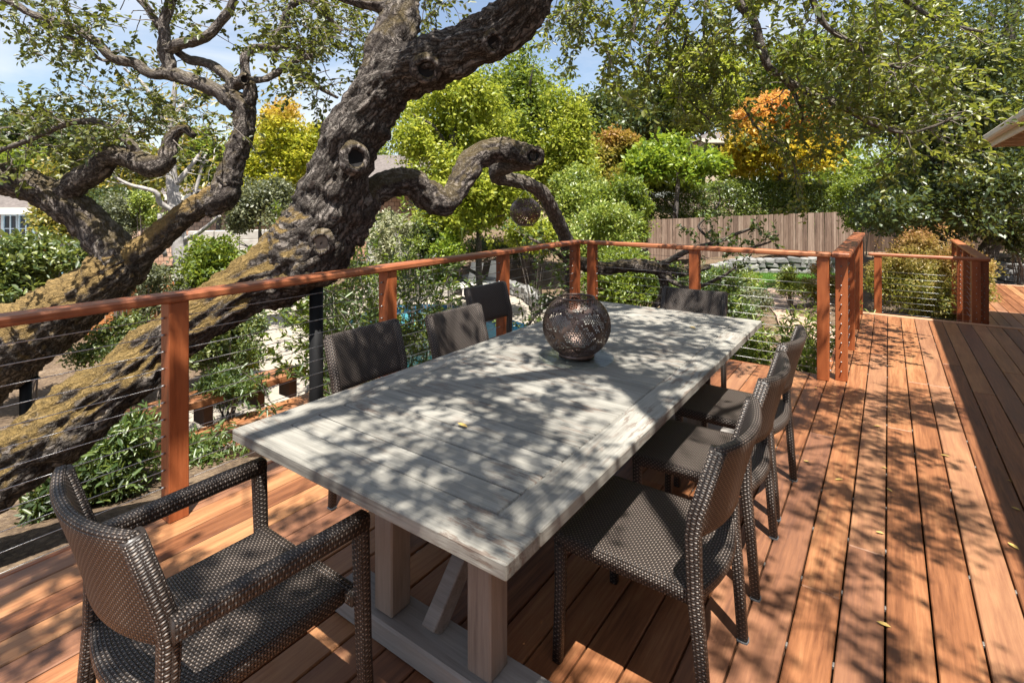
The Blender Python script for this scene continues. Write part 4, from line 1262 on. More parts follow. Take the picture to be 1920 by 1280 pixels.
# low sprigs near the far railing
tw = Twigs(0.060, 0.55, 3, 0.8)
for ctrl in ([(1225, 505, 7.0, 6), (1290, 470, 6.8, 5), (1340, 455, 6.6, 4), (1390, 435, 6.4, 3), (1420, 425, 6.3, 2)],
             [(1340, 455, 6.6, 3), (1310, 425, 6.6, 2.5), (1335, 400, 6.6, 2), (1350, 375, 6.6, 1.5), (1345, 350, 6.6, 1)],
             [(1340, 455, 6.6, 3), (1375, 470, 6.5, 2.5), (1440, 455, 6.4, 2), (1460, 440, 6.4, 1.2)],
             [(1225, 505, 7.0, 5), (1290, 540, 6.8, 4), (1350, 520, 6.6, 3), (1380, 500, 6.5, 2)],
             [(1070, 500, 6.8, 5), (1040, 470, 6.6, 4), (1010, 455, 6.5, 3), (980, 440, 6.5, 2)],
             [(1072, 545, 7.0, 5), (1040, 560, 6.7, 4), (1005, 590, 6.4, 3), (985, 620, 6.3, 2)]):
    b = MB(); pts = bark_tube(b, ctrl, 0.03, 8, 0.1, 0.0, ctrl[0][0]); part('sprig_branch', b, M['barkgrey'], oak, True)
    for i in range(4, len(pts)):
        if random.random() < 0.62:
            tw.grow(pts[i], (random.gauss(0, 1), random.gauss(0, 1), random.gauss(0.1, 0.7)), random.uniform(0.15, 0.35), 0.004, 1, 0.1, 0.05, 0.3, 0.5, 0.2)
part('sprig_twigs', tw.mb, M['twig'], oak, kind='stuff')
L = Leaves(); L.add(*tw.leaves()); L.build('sprig_leaves', M['l_lance'], oak, True)

# black steel props
def prop(px, pytop, t, rpx, label):
    p = W(px, pytop, t); g0 = gz(p); r = rpx * t / F
    b = MB(); tube(b, [(p.x, p.y, g0), (p.x, p.y, p.z)], r, 20)
    tr = thing('support_post', label, 'post', (p.x, p.y, g0), 'steel tree props')
    part('pole', b, M['black'], tr, True)
    b = MB(); cbox(b, (p.x - r * 2, p.y - r * 2, p.z + 0.001), (p.x + r * 2, p.y + r * 2, p.z + 0.02), 0.003); part('top_plate', b, M['black'], tr)
    b = MB(); cbox(b, (p.x - r * 2.4, p.y - r * 2.4, g0 - 0.1), (p.x + r * 2.4, p.y + r * 2.4, g0 + 0.0), 0.003); part('base_plate', b, M['black'], tr)
prop(593, 528, 4.12, 12.5, 'black steel post propping up the big leaning oak')
prop(48, 712, 5.3, 9, 'short black steel post under the mossy forked trunk')

# ---- the second, forked oak on the left
fb = W(-150, 760, 5.2); fb.z = gz(fb)
fk = thing('oak_tree', 'mossy forked oak with many crooked branches at the left behind the railing', 'tree', tuple(fb))
b = MB()
bark_tube(b, [(-420, 960, 5.3, 84), (-200, 800, 5.2, 78), (0, 662, 5.2, 68), (90, 602, 5.2, 58), (165, 550, 5.2, 49), (215, 510, 5.2, 47), (245, 482, 5.2, 36)], 0.03, 80, 0.15, 0.016, 21)
part('trunk', b, M['barkmoss2'], fk, True)
b = MB()
bark_tube(b, [(235, 500, 5.2, 40), (205, 458, 5.2, 34), (165, 415, 5.2, 31), (120, 380, 5.15, 31), (70, 355, 5.1, 28), (20, 338, 5.05, 30), (-40, 325, 5.0, 28), (-140, 300, 5.0, 24)], 0.03, 52, 0.13, 0.010, 22)
part('limb', b, M['bark'], fk, True)
b = MB()
bark_tube(b, [(225, 508, 5.2, 38), (265, 472, 5.2, 28), (305, 438, 5.2, 24), (340, 408, 5.15, 22), (383, 380, 5.1, 22), (414, 366, 5.05, 24)], 0.03, 52, 0.13, 0.010, 23)
part('limb', b, M['barkmoss2'], fk, True)
b = MB()
bark_tube(b, [(390, 386, 5.08, 22), (418, 368, 5.05, 26), (428, 333, 5.05, 24), (442, 292, 5.05, 20), (458, 240, 5.05, 19), (458, 205, 5.05, 19), (438, 188, 5.05, 19), (424, 180, 5.05, 15)], 0.026, 44, 0.13, 0.010, 24)
bark_tube(b, [(446, 225, 5.05, 14), (462, 200, 5.05, 15), (470, 172, 5.05, 12), (462, 150, 5.05, 10)], 0.026, 26, 0.13, 0.006, 25)
part('limb', b, M['bark'], fk, True)
bl = {}
branches = [
    [(112, 372, 5.15, 24), (150, 338, 5.1, 22), (187, 316, 5.05, 21), (200, 294, 5.0, 20), (233, 292, 4.95, 19), (283, 312, 4.9, 20), (312, 300, 4.9, 17), (320, 262, 4.9, 12), (343, 241, 4.9, 9), (365, 255, 4.9, 6)],
    [(262, 300, 4.92, 10), (245, 270, 4.9, 9), (215, 248, 4.9, 8), (190, 232, 4.9, 7), (140, 228, 4.85, 6.5), (105, 240, 4.85, 6), (55, 262, 4.8, 5), (0, 282, 4.8, 4), (-60, 300, 4.8, 3)],
    [(430, 185, 5.05, 15), (398, 166, 5.0, 14), (360, 152, 5.0, 13), (318, 138, 5.0, 13), (283, 139, 4.95, 10), (250, 118, 4.9, 10), (213, 110, 4.85, 9), (180, 80, 4.8, 8), (133, 50, 4.75, 7.5), (67, 30, 4.7, 6.5), (25, 8, 4.65, 6), (-30, -20, 4.6, 5)],
    [(316, 142, 5.0, 12), (317, 120, 5.0, 13), (310, 98, 5.0, 13), (333, 84, 5.0, 11), (383, 72, 5.0, 10), (413, 42, 5.0, 9), (436, 5, 5.0, 8), (450, -60, 5.0, 7)],
    [(308, 100, 5.0, 12), (309, 66, 5.0, 11), (308, 42, 5.0, 10), (318, 12, 5.0, 9), (324, -40, 5.0, 8)],
    [(430, 170, 5.05, 12), (440, 158, 5.05, 11), (456, 148, 5.0, 9.5)],
    [(444, 165, 5.05, 10), (420, 138, 5.1, 10), (390, 120, 5.1, 9), (355, 112, 5.1, 8), (333, 98, 5.1, 7)],
    [(462, 165, 5.05, 10), (459, 130, 5.1, 9), (462, 102, 5.1, 8.5), (483, 90, 5.15, 8), (513, 90, 5.2, 8), (547, 88, 5.25, 7), (572, 100, 5.3, 6)],
    [(511, 88, 5.2, 8), (530, 52, 5.2, 7.5), (543, 14, 5.2, 7), (578, 2, 5.2, 6), (610, 28, 5.2, 5), (640, 58, 5.2, 4)],
    [(466, 152, 5.05, 7), (500, 148, 5.1, 6.5), (533, 127, 5.15, 6), (565, 110, 5.2, 6), (593, 104, 5.25, 5)],
    [(545, 120, 5.15, 4), (565, 138, 5.2, 4), (582, 152, 5.2, 4), (608, 170, 5.2, 4), (634, 184, 5.2, 3)],
    [(300, 50, 5.0, 7), (280, 20, 5.0, 6), (255, -10, 5.0, 6), (230, -50, 5.0, 5)],
    [(213, 110, 4.85, 4), (190, 112, 4.8, 3), (150, 80, 4.8, 2.5), (115, 68, 4.8, 2)],
]
tw = Twigs(0.060, 0.55, 3, 0.8)
for i, ctrl in enumerate(branches):
    b = MB(); pts = bark_tube(b, ctrl, 0.028, 20 if ctrl[0][3] < 12 else 30, 0.13, 0.005, 30 + i)
    part('branch', b, M['barkgrey'] if ctrl[0][3] < 20 else M['bark'], fk, True)
    if i in (0, 5): continue
    for k in range(int(len(pts) * 0.35), len(pts)):
        if random.random() < (0.17 if i not in (1, 2) else 0.26):
            tw.grow(pts[k], (random.gauss(0, 1), random.gauss(0, 1), random.gauss(0.15, 0.8)), random.uniform(0.25, 0.6), 0.0055, 1, 0.15, 0.06, 0.3, 0.5, 0.28)
knot(fk, 458, 149, 4.94, 7, tilt=(0.2, -0.1))
knot(fk, 424, 333, 4.95, 11, hollow=False, tilt=(0.1, 0))
for (x0, x1, y0, y1, cnt) in ((20, 320, -50, 60, 60), (40, 200, 60, 120, 10), (120, 300, 150, 235, 26), (0, 260, 215, 275, 46), (440, 640, -40, 60, 40), (540, 630, 60, 170, 26), (330, 450, 190, 260, 14), (200, 330, 240, 290, 12)):
    for k in range(cnt):
        tw.grow(W(random.uniform(x0, x1), random.uniform(y0, y1), random.uniform(4.6, 6.2)), (random.gauss(0, 1), random.gauss(0, 1), random.gauss(0, .5)), random.uniform(0.25, 0.6), 0.005, 1, 0.1, 0.06, 0.2, 0.5, 0.28)
part('twigs', tw.mb, M['twig'], fk, kind='stuff')
L = Leaves(); L.add(*tw.leaves()); L.build('foliage', M['l_oak'], fk, True)

# ------------------------------------------------------------------ background trees
def tree(name, label, px, py, t, rx, rz, mat, leaf=0.12, nl=14, nc=60, per=26, cr=0.32, ry=None, trunk=True, cat='tree', bark='barkgrey', tr=None, core=0.45, low=-0.6, ratio=0.55, group=None):
    c = W(px, py, t); R = (rx * t / F, (ry or rx) * t / F, rz * t / F)
    base = Vector((c.x, c.y, gz(c)))
    o = thing(name, label, cat, tuple(base), group)
    # radii along view axes: rotate to world
    cc = crown_centers((0, 0, 0), R, nl, nc, core, low)
    Wc = np.array(c) + cc[:, :1] * np.array(RT) + cc[:, 1:2] * np.array(FW) + cc[:, 2:3] * np.array([0, 0, 1.0])
    Wc = Wc[Wc[:, 2] > base.z + 0.05]
    L = Leaves(); L.puff(Wc, cr * (0.6 + 0.7 * rng.random(len(Wc))), per, leaf, ratio)
    L.build('crown' if cat == 'tree' else 'foliage', mat, o)
    if trunk:
        b = MB(); limbs(b, base - Vector((0, 0, 0.2)), Vector((c.x, c.y, c.z + R[2] * 0.5)), tr or max(0.05, R[0] * 0.07), R)
        part('trunk', b, M[bark], o, True)
    return o
tree('maple_tree', 'yellow maple with orange tips left of the leaning oak', 535, 310, 18, 92, 122, M['l_yellow'], 0.125, 26, 50, 24, 0.25)
tree('garden_tree', 'loose lime green tree right behind the leaning oak trunk', 850, 285, 19, 120, 165, M['l_lime'], 0.15, 24, 75, 22, 0.36)
tree('garden_tree', 'tall deep green tree above the hanging globe', 985, 265, 22, 100, 190, M['l_mid'], 0.16, 24, 80, 24, 0.40)
tree('garden_tree', 'yellow green conical tree beside the tall deep green one', 1065, 280, 20, 55, 135, M['l_lime'], 0.15, 18, 60, 22, 0.34)
tree('garden_tree', 'low lime green tree under the twisted branch', 900, 385, 14, 105, 90, M['l_lime'], 0.12, 20, 60, 24, 0.26)
tree('oak_tree', 'distant dark grey green oak dome below the sky gap', 1185, 225, 42, 125, 78, M['l_dark'], 0.34, 22, 70, 22, 0.8)
tree('garden_tree', 'tall pale green tree rising behind the far house', 1315, 185, 38, 70, 120, M['l_lime'], 0.30, 16, 60, 20, 0.75)
tree('garden_tree', 'distant green tree behind the orange maple', 1500, 180, 40, 120, 110, M['l_mid'], 0.3, 18, 60, 20, 0.8)
tree('maple_tree', 'rounded orange tinted tree between the lime trees and the bright green one', 1150, 315, 25, 66, 62, M['l_dome'], 0.17, 18, 70, 24, 0.34)
tree('garden_tree', 'bright green small tree in front of the far beige house', 1268, 302, 22, 80, 48, M['l_bright'], 0.22, 16, 50, 20, 0.36)
tree('maple_tree', 'vivid orange and yellow maple right of the far beige house', 1468, 262, 25, 98, 82, M['l_orange'], 0.18, 22, 70, 24, 0.36)
tree('oak_tree', 'distant grey green oak crown at the left edge', 75, 262, 36, 115, 50, M['l_dark'], 0.30, 16, 60, 20, 0.7)
tree('garden_tree', 'bright green tree at the left edge above the white french doors', 70, 318, 22, 105, 42, M['l_mid'], 0.16, 18, 60, 22, 0.34)
tree('garden_tree', 'olive tree behind the pale trunk near the shingled garage', 230, 335, 17, 120, 55, M['l_magnolia'], 0.16, 18, 50, 20, 0.34)
tree('garden_tree', 'green tree between the forked oak and the yellow maple', 410, 300, 22, 75, 60, M['l_mid'], 0.18, 12, 50, 20, 0.36)
tree('garden_tree', 'feathery yellow green tree over the pale steps', 490, 395, 13, 62, 62, M['l_sage'], 0.08, 14, 50, 26, 0.2)
# small magnolia with pale trunk
mg = W(325, 400, 9.5); mgb = Vector((mg.x, mg.y, gz(mg)))
mo = thing('magnolia_tree', 'slender pale trunked magnolia behind the forked oak', 'tree', tuple(mgb))
b = MB()
for ctrl in ([(345, 560, 9.5, 14), (335, 440, 9.5, 13), (328, 390, 9.5, 12), (322, 330, 9.5, 9), (321, 280, 9.5, 7), (318, 235, 9.5, 6), (325, 190, 9.5, 5), (330, 140, 9.5, 3)],
             [(320, 245, 9.5, 5), (300, 215, 9.4, 4.5), (270, 160, 9.3, 3.5), (232, 128, 9.2, 2.5)], [(320, 225, 9.5, 4), (340, 200, 9.6, 3.5), (368, 180, 9.7, 2.5)],
             [(335, 400, 9.5, 5), (300, 380, 9.3, 5), (292, 360, 9.2, 4), (240, 345, 9.1, 3), (205, 325, 9.0, 2)], [(330, 345, 9.5, 5), (355, 315, 9.6, 4), (378, 285, 9.7, 3)],
             [(340, 400, 9.5, 4), (362, 370, 9.7, 3.5), (385, 290, 9.8, 2.5)], [(300, 400, 9.3, 4), (300, 440, 9.3, 4), (310, 480, 9.4, 4)], [(345, 450, 9.5, 5), (375, 435, 9.2, 4), (412, 405, 9.0, 3)]):
    bark_tube(b, ctrl, 0.06, 12, 0.08, 0.0, ctrl[0][0])
part('trunk', b, M['barkpale'], mo, True)
tw = Twigs(0.13, 0.42, 2, 0.7)
for k in range(120):
    px = random.gauss(310, 70); py = random.uniform(150, 340)
    tw.grow(W(px, py, random.uniform(8.6, 10.5)), (random.gauss(0, 1), random.gauss(0, 1), random.gauss(0.3, .5)), random.uniform(0.3, 0.7), 0.008, 1, 0.0, 0.12, 0.3, 0.5, 0.25)
part('twigs', tw.mb, M['barkpale'], mo, kind='stuff')
L = Leaves(); L.add(*tw.leaves()); L.build('foliage', M['l_magnolia'], mo, True)

# right hand dark oak with two trunks
rb = W(1752, 430, 14.5); rbb = Vector((rb.x, rb.y, gz(rb)))
ro = thing('oak_tree', 'large dark evergreen oak with thick leaning trunk behind the nandina', 'tree', tuple(rbb))
b = MB()
bark_tube(b, [(1735, 520, 14.5, 26), (1742, 440, 14.5, 27), (1740, 395, 14.5, 24), (1742, 330, 14.4, 22), (1752, 298, 14.3, 23), (1785, 260, 14.2, 20), (1832, 222, 14.0, 17), (1862, 160, 13.8, 14), (1884, 90, 13.6, 12), (1897, 40, 13.5, 10), (1905, -40, 13.5, 8)], 0.10, 28, 0.14, 0.02, 41)
bark_tube(b, [(1775, 270, 14.2, 14), (1740, 220, 14.0, 12), (1690, 160, 13.8, 9), (1640, 120, 13.6, 6)], 0.10, 18, 0.14, 0.01, 42)
bark_tube(b, [(1850, 190, 13.9, 11), (1845, 120, 13.7, 10), (1852, 70, 13.6, 8), (1862, 20, 13.6, 6)], 0.10, 18, 0.14, 0.01, 43)
part('trunk', b, M['bark'], ro, True)
cc = []
for px, py, rx_, rz_, k in ((1700, 120, 150, 110, 240), (1850, 60, 140, 110, 260), (1880, 180, 90, 90, 170), (1620, 170, 110, 80, 140), (1800, 330, 110, 60, 130), (1760, 190, 120, 80, 180), (1690, 385, 85, 42, 130), (1830, 405, 80, 34, 110)):
    for q in rvec(k): 
        p = W(px + q[0] * rx_, py - q[2] * rz_, 13.2 + q[1] * 2.2 + random.uniform(-.3, .3)); cc.append(tuple(p))
L = Leaves(); L.puff(cc, 0.34 * (0.6 + 0.8 * rng.random(len(cc))), 46, 0.115, 0.5); L.build('crown', M['l_dark'], ro)
r2 = W(1849, 483, 13.2); r2b = Vector((r2.x, r2.y, gz(r2)))
ro2 = thing('oak_tree', 'dark oak with bent pale grey trunk at the right edge of the garden', 'tree', tuple(r2b))
b = MB()
bark_tube(b, [(1832, 540, 13.2, 18), (1849, 481, 13.2, 15), (1868, 443, 13.2, 14), (1880, 412, 13.2, 14), (1880, 367, 13.2, 13), (1872, 330, 13.2, 11), (1885, 270, 13.2, 9)], 0.08, 24, 0.12, 0.012, 45)
part('trunk', b, M['barkgrey'], ro2, True)
cc = []
for px, py, rx_, rz_, k in ((1880, 320, 95, 60, 200), (1930, 380, 70, 90, 170), (1800, 360, 70, 45, 110)):
    for q in rvec(k):
        p = W(px + q[0] * rx_, py - q[2] * rz_, 13.0 + q[1] * 1.6); cc.append(tuple(p))
L = Leaves(); L.puff(cc, 0.3 * (0.6 + 0.8 * rng.random(len(cc))), 40, 0.10, 0.5); L.build('crown', M['l_dark'], ro2)

# ------------------------------------------------------------------ hedge and shrubs
ho = thing('hedge', 'long clipped dark green hedge above the grey board fence', 'hedge', tuple(W(1400, 420, 25)))
a = W(1195, 345, 24); c = W(1600, 340, 25.5)
cc = []
for k in range(2600):
    s = random.random(); q = Vector(a).lerp(c, s); th = random.choice((0, 1, 1, 2))
    zt_ = W(0, 350, 24.5).z
    if th == 0: p = Vector((q.x, q.y, zt_ + random.uniform(-.1, .16))) + FW * random.uniform(-0.7, 0.7)
    else: p = Vector((q.x, q.y, random.uniform(-0.3, zt_))) - FW * random.uniform(0.45, 0.75)
    cc.append(tuple(p))
L = Leaves(); L.puff(cc, 0.22, 30, 0.10, 0.5); L.build('foliage', M['l_hedge'], ho)
L = Leaves(); L.puff([q for q in cc if q[2] > zt_ - 0.12 and random.random() < 0.5], 0.18, 20, 0.10, 0.5); L.build('new_growth', M['l_mid'], ho)

def shrub(label, px, py, t, rx, rz, mat, leaf, nl=9, nc=30, per=24, cr=0.16, name='shrub', ratio=0.5, core=0.3, ry=None, fine=False, flowers=None, nst=9):
    c = W(px, py, t); R = (rx * t / F, (ry or rx) * t / F, rz * t / F)
    base = Vector((c.x, c.y, gz(c)))
    o = thing(name, label, 'shrub', tuple(base))
    cc = crown_centers((0, 0, 0), R, nl, nc, core, -1.0)
    Wc = np.array(c) + cc[:, :1] * np.array(RT) + cc[:, 1:2] * np.array(FW) + cc[:, 2:3] * np.array([0, 0, 1.0])
    Wc = Wc[Wc[:, 2] > base.z + 0.02]
    if len(Wc) == 0: Wc = np.array([tuple(c)])
    L = Leaves(); L.puff(Wc, cr * (0.6 + 0.7 * rng.random(len(Wc))), per, leaf, ratio, 0.6, 0.9, -0.1)
    L.build('foliage', mat, o, fine)
    b = MB(); idx = rng.integers(0, len(Wc), nst)
    stems(b, base, [tuple(Wc[i]) for i in idx], 0.014)
    part('stems', b, M['twig'], o)
    if flowers:
        k = rng.integers(0, len(Wc), flowers[1]); L = Leaves(); L.puff(Wc[k], cr * 0.5, flowers[2], flowers[3], 0.8); L.build('flowers', M[flowers[0]], o)
    return o
shrub('big camellia bush with a few red flowers at the left edge', 60, 545, 7.5, 115, 100, M['l_camellia'], 0.085, 14, 40, 20, 0.16, fine=True, flowers=('l_redflower', 7, 6, 0.05))
shrub('dense rounded green shrub between the forked oak and the leaning trunk', 405, 510, 9.0, 72, 72, M['l_mid'], 0.075, 12, 40, 24, 0.14, fine=True)
shrub('grey green bush behind the railing left of the first post', 300, 540, 8.5, 65, 45, M['l_sage'], 0.05, 10, 30, 24, 0.12)
shrub('feathery pale conifer shrub in front of the red and blue toy post', 225, 405, 12, 38, 48, M['l_sage'], 0.06, 10, 26, 24, 0.14)
shrub('feathery pale conifer shrub in front of the shingled wall', 270, 400, 12, 28, 42, M['l_fresh'], 0.06, 8, 26, 22, 0.14)
shrub('broad dark bush behind the left house corner', 200, 380, 15, 60, 40, M['l_dark'], 0.10, 10, 26, 22, 0.22)
shrub('pale variegated shrub beside the main trunk', 732, 445, 12, 38, 50, M['l_pale'], 0.07, 10, 30, 24, 0.16)
shrub('loose pale green climber on the grey wall', 775, 440, 13, 20, 52, M['l_fresh'], 0.06, 8, 20, 16, 0.16)
shrub('upright glossy green shrub below the low lime tree', 845, 465, 13, 32, 38, M['l_bright'], 0.09, 8, 26, 22, 0.18)
shrub('dark green shrub in front of the grey wall', 800, 450, 13.5, 24, 40, M['l_dark'], 0.09, 8, 26, 22, 0.18)
shrub('low green shrubs at the foot of the grey wall', 765, 512, 14.3, 80, 30, M['l_mid'], 0.09, 14, 34, 24, 0.2)
shrub('dark undergrowth below the low lime tree', 945, 470, 24, 95, 30, M['l_dark'], 0.10, 14, 34, 24, 0.24)
shrub('yellow green bush right of the white french doors', 115, 412, 14, 52, 42, M['l_magnolia'], 0.11, 10, 30, 22, 0.22)
shrub('dark leafy bush in the shade under the big oak trunk', 150, 905, 4.3, 75, 42, M['l_dark'], 0.07, 10, 22, 16, 0.12, ratio=0.36, fine=True)
shrub('yellow leaved shrub behind the corner of the railing', 1010, 440, 12, 55, 28, M['l_lime'], 0.08, 10, 30, 24, 0.18)
shrub('pale yellow green shrub under the conical tree', 1085, 370, 15, 55, 62, M['l_fresh'], 0.10, 12, 36, 24, 0.24)
shrub('tall mixed green shrub left of the board fence', 1160, 400, 13, 65, 70, M['l_mid'], 0.09, 14, 36, 24, 0.2)
shrub('airy yellow green shrub behind the far railing corner', 1125, 445, 11, 80, 60, M['l_fresh'], 0.07, 14, 36, 24, 0.18)
shrub('wide green bush behind the far railing under the low branch', 1190, 535, 9.0, 105, 60, M['l_mid'], 0.065, 16, 40, 24, 0.15, fine=True)
shrub('dark leafy bush behind the far chair', 1310, 560, 8.8, 90, 62, M['l_lance'], 0.065, 14, 40, 24, 0.15, fine=True)
shrub('sage green bush at the right of the far chair', 1385, 570, 10, 55, 55, M['l_sage'], 0.06, 10, 36, 26, 0.14)
shrub('yellow green shrub left of the garden path', 1385, 530, 12, 42, 40, M['l_fresh'], 0.06, 10, 30, 24, 0.15)
shrub('small young shrub standing in the garden path', 1478, 530, 13, 20, 28, M['l_fresh'], 0.06, 8, 20, 22, 0.12)
shrub('loose shrub right of the garden path behind the railing', 1535, 530, 13, 34, 42, M['l_nandina'], 0.06, 9, 26, 22, 0.14)
shrub('thick dark green bush in front of the fence end', 1625, 375, 19, 55, 62, M['l_mid'], 0.10, 14, 36, 24, 0.26)
shrub('dark overhanging bush between the fence and the right oak', 1690, 365, 16, 58, 62, M['l_dark'], 0.10, 14, 40, 26, 0.24)
shrub('low dark bush at the right beyond the lower deck', 1915, 450, 12, 30, 30, M['l_dark'], 0.08, 8, 26, 22, 0.16)
nd = shrub('large nandina with orange and green leaves inside the low railing', 1738, 520, 10.6, 92, 88, M['l_nandina'], 0.062, 24, 60, 26, 0.14, name='nandina_shrub', ratio=0.36, flowers=('l_redflower', 8, 10, 0.04))
# shrubs close under the left railing
shrub('leafy bush below the nearest railing post', 250, 850, 4.6, 80, 85, M['l_lance'], 0.075, 12, 14, 14, 0.12, ratio=0.3, fine=True)
shrub('leafy bush under the table end beside the lower benches', 400, 860, 5.4, 80, 65, M['l_lance'], 0.075, 10, 14, 14, 0.12, ratio=0.3, fine=True)
shrub('rounded bush with small leaves under the leaning trunk', 420, 640, 8.4, 70, 55, M['l_camellia'], 0.06, 14, 40, 24, 0.14, fine=True)
shrub('small yellow flowering bush beside the low bench', 465, 668, 8.9, 32, 26, M['l_lime'], 0.045, 8, 24, 22, 0.10, flowers=('l_yflower', 60, 14, 0.035))
shrub('low green bush in front of the low bench', 430, 725, 7.4, 55, 28, M['l_lance'], 0.065, 10, 24, 18, 0.10, ratio=0.32, fine=True)
shrub('small bush left of the mossy trunks with orange leaves', 215, 640, 8.0, 70, 45, M['l_camellia'], 0.06, 10, 26, 18, 0.14, fine=True)
# lanceolate tall shrubs: stems with leaves
def stem_shrub(label, px, pybase, pytop, t, wpx, n, mat, leaf=0.085, ratio=0.26):
    c = W(px, pybase, t); base = Vector((c.x, c.y, gz(c)))
    o = thing('shrub', label, 'shrub', tuple(base))
    tw = Twigs(leaf, ratio, 3, 0.5)
    ht = W(px, pytop, t).z - base.z; wd = wpx * t / F
    for k in range(n):
        p = base + RT * random.uniform(-1, 1) * wd * 0.6 + FW * random.uniform(-.3, .3)
        d = Vector((0, 0, 1)) + RT * random.uniform(-.25, .25) + FW * random.uniform(-.2, .2)
        h = ht * random.uniform(0.65, 1.02)
        tw.grow(p, d, h, 0.008, 1, -0.10, 0.075, 0.30, 0.16, 0.42)
    part('stems', tw.mb, M['twig'], o)
    L = Leaves(); L.add(*tw.leaves()); L.build('foliage', mat, o, True)
stem_shrub('tall willowy shrub between the black steel post and the second railing post', 655, 700, 505, 5.3, 50, 10, M['l_lance'])
stem_shrub('slender shrub just left of the black steel post', 568, 720, 600, 5.2, 12, 2, M['l_lance'])
stem_shrub('tall willowy shrub in front of the pool beside the second post', 790, 700, 515, 5.6, 45, 4, M['l_lance'])
stem_shrub('bright leafy shrub under the knee of the leaning oak', 640, 600, 480, 7.5, 60, 14, M['l_mid'], 0.10, 0.34)
stem_shrub('thin shrub right of the third railing post', 985, 640, 520, 6.6, 22, 5, M['l_lance'], 0.06, 0.42)
stem_shrub('pale lance leaved plants outside the deck corner', 1430, 690, 610, 7.0, 68, 26, M['l_fresh'], 0.11, 0.22)
stem_shrub('pale lance leaved plants between the two end posts', 1555, 690, 600, 7.2, 42, 14, M['l_fresh'], 0.11, 0.22)
stem_shrub('green ground plants beside the far end of the deck', 1370, 670, 630, 6.8, 55, 16, M['l_mid'], 0.09, 0.34)

# ------------------------------------------------------------------ fences and stone walls
def picket_fence(label, A, B, zA, zB, hA, hB, wd, mat, group=None, rails=True):
    A = Vector(A); B = Vector(B); d = (B - A); d.z = 0; L = d.length; u = d.normalized(); nn = int(L / wd)
    o = thing('board_fence', label, 'fence', (A.x, A.y, zA), group)
    ang = math.atan2(u.y, u.x); cache = {}
    for k in range(nn):
        s = (k + 0.5) / nn; h = hA + (hB - hA) * s; key = round(h, 1)
        if key not in cache:
            b = MB(); cbox(b, (-wd / 2 + 0.003, -0.01, 0), (wd / 2 - 0.003, 0.01, key), 0.003); cache[key] = b.mesh('board')
        p = A + u * L * s; z = zA + (zB - zA) * s
        bo = link('board', cache[key], M[mat], o, (p.x - A.x, p.y - A.y, z - zA + h - key + random.uniform(-0.012, 0.012)))
        bo.rotation_euler = (random.uniform(-.01, .01), random.uniform(-.006, .006), ang)
    back = Vector((-u.y, u.x, 0))
    if back.dot(FW) < 0: back = -back
    for f in (0.2, 0.8):
        b = MB(); p0 = A + back * 0.04; p1 = Vector((B.x, B.y, 0)) + back * 0.04
        tube(b, [(p0.x, p0.y, zA + hA * f), (p1.x, p1.y, zB + hB * f)], 0.035, 4); part('fence_rail', b, M[mat], o)
    return o
fa, fb_ = W(1215, 480, 20.5), W(1602, 475, 22.5)
ztA, ztB = W(1215, 412, 20.5).z, W(1602, 396, 22.5).z
picket_fence('grey brown board fence below the long hedge', fa, fb_, -0.75, -0.62, ztA + 0.75, ztB + 0.62, 0.115, 'fence', 'tall board fences')
fc, fd_ = W(1606, 475, 22.4), W(1990, 500, 16.5)
picket_fence('shaded board fence behind the right hand oaks', fc, fd_, -0.62, 0.0, W(1606, 410, 22.4).z + 0.62, 1.35, 0.145, 'fence', 'tall board fences')
oa, ob_ = W(-60, 700, 11), W(330, 640, 13.5)
picket_fence('bright orange timber fence behind the camellia bush', oa, ob_, -1.55, -1.6, 1.25, 1.1, 0.20, 'ofence')
stone_cache = []
def stone_mesh():
    b = MB(); cbox(b, (-0.5, -0.5, -0.5), (0.5, 0.5, 0.5), 0.2)
    b.v = [tuple(c + random.uniform(-0.075, 0.075) for c in v) for v in b.v]
    return b.mesh('stone')
for k in range(8): stone_cache.append(stone_mesh())
for m_ in stone_cache: m_.materials.append(M['stone'])
def stone_wall(label, path, z0, h, rows, sw, depth=0.3):
    path = [Vector((p[0], p[1], 0)) for p in path]
    o = thing('stone_wall', label, 'wall', (path[0].x, path[0].y, z0), 'dry stone garden walls')
    b = MB()
    for a, c in zip(path[:-1], path[1:]):
        u = (c - a); L = u.length; u.normalize(); nrm = Vector((-u.y, u.x, 0))
        if nrm.dot(Vector((0, 0, 0)) - a) < 0: nrm = -nrm
        Mx = Matrix(((u.x, -nrm.x, 0, a.x), (u.y, -nrm.y, 0, a.y), (0, 0, 1, 0), (0, 0, 0, 1)))
        cbox(b, (0, 0.05, z0 - 0.15), (L, 0.3, z0 + h - 0.05), 0.02, Mx)
        rh = h / rows
        for r in range(rows):
            x = random.uniform(-0.1, 0)
            while x < L:
                wd_ = sw * random.uniform(0.6, 1.5); hh = rh * random.uniform(0.9, 1.3)
                p = a + u * (x + wd_ / 2) + nrm * random.uniform(-0.02, 0.03)
                s = link('stone', random.choice(stone_cache), None, o, (p.x - path[0].x, p.y - path[0].y, rh * (r + 0.5) + random.uniform(-.03, .03)))
                s.scale = (wd_ * 1.02, depth, hh)
                s.rotation_euler = (0, random.uniform(-.16, .16), math.atan2(u.y, u.x) + random.choice((0, math.pi)))
                x += wd_ * 0.98
    part('wall_core', b, M['mortar'], o)
    return o
stone_wall('dry stone wall behind the small lawn', [W(1335, 510, 17.5), W(1400, 510, 19.8), W(1640, 510, 19.6)], -1.2, 0.62, 3, 0.36)
stone_wall('dry stone wall beyond the lower side deck', [W(1790, 530, 13.2), W(1990, 540, 12.4)], -0.55, 0.62, 4, 0.30)
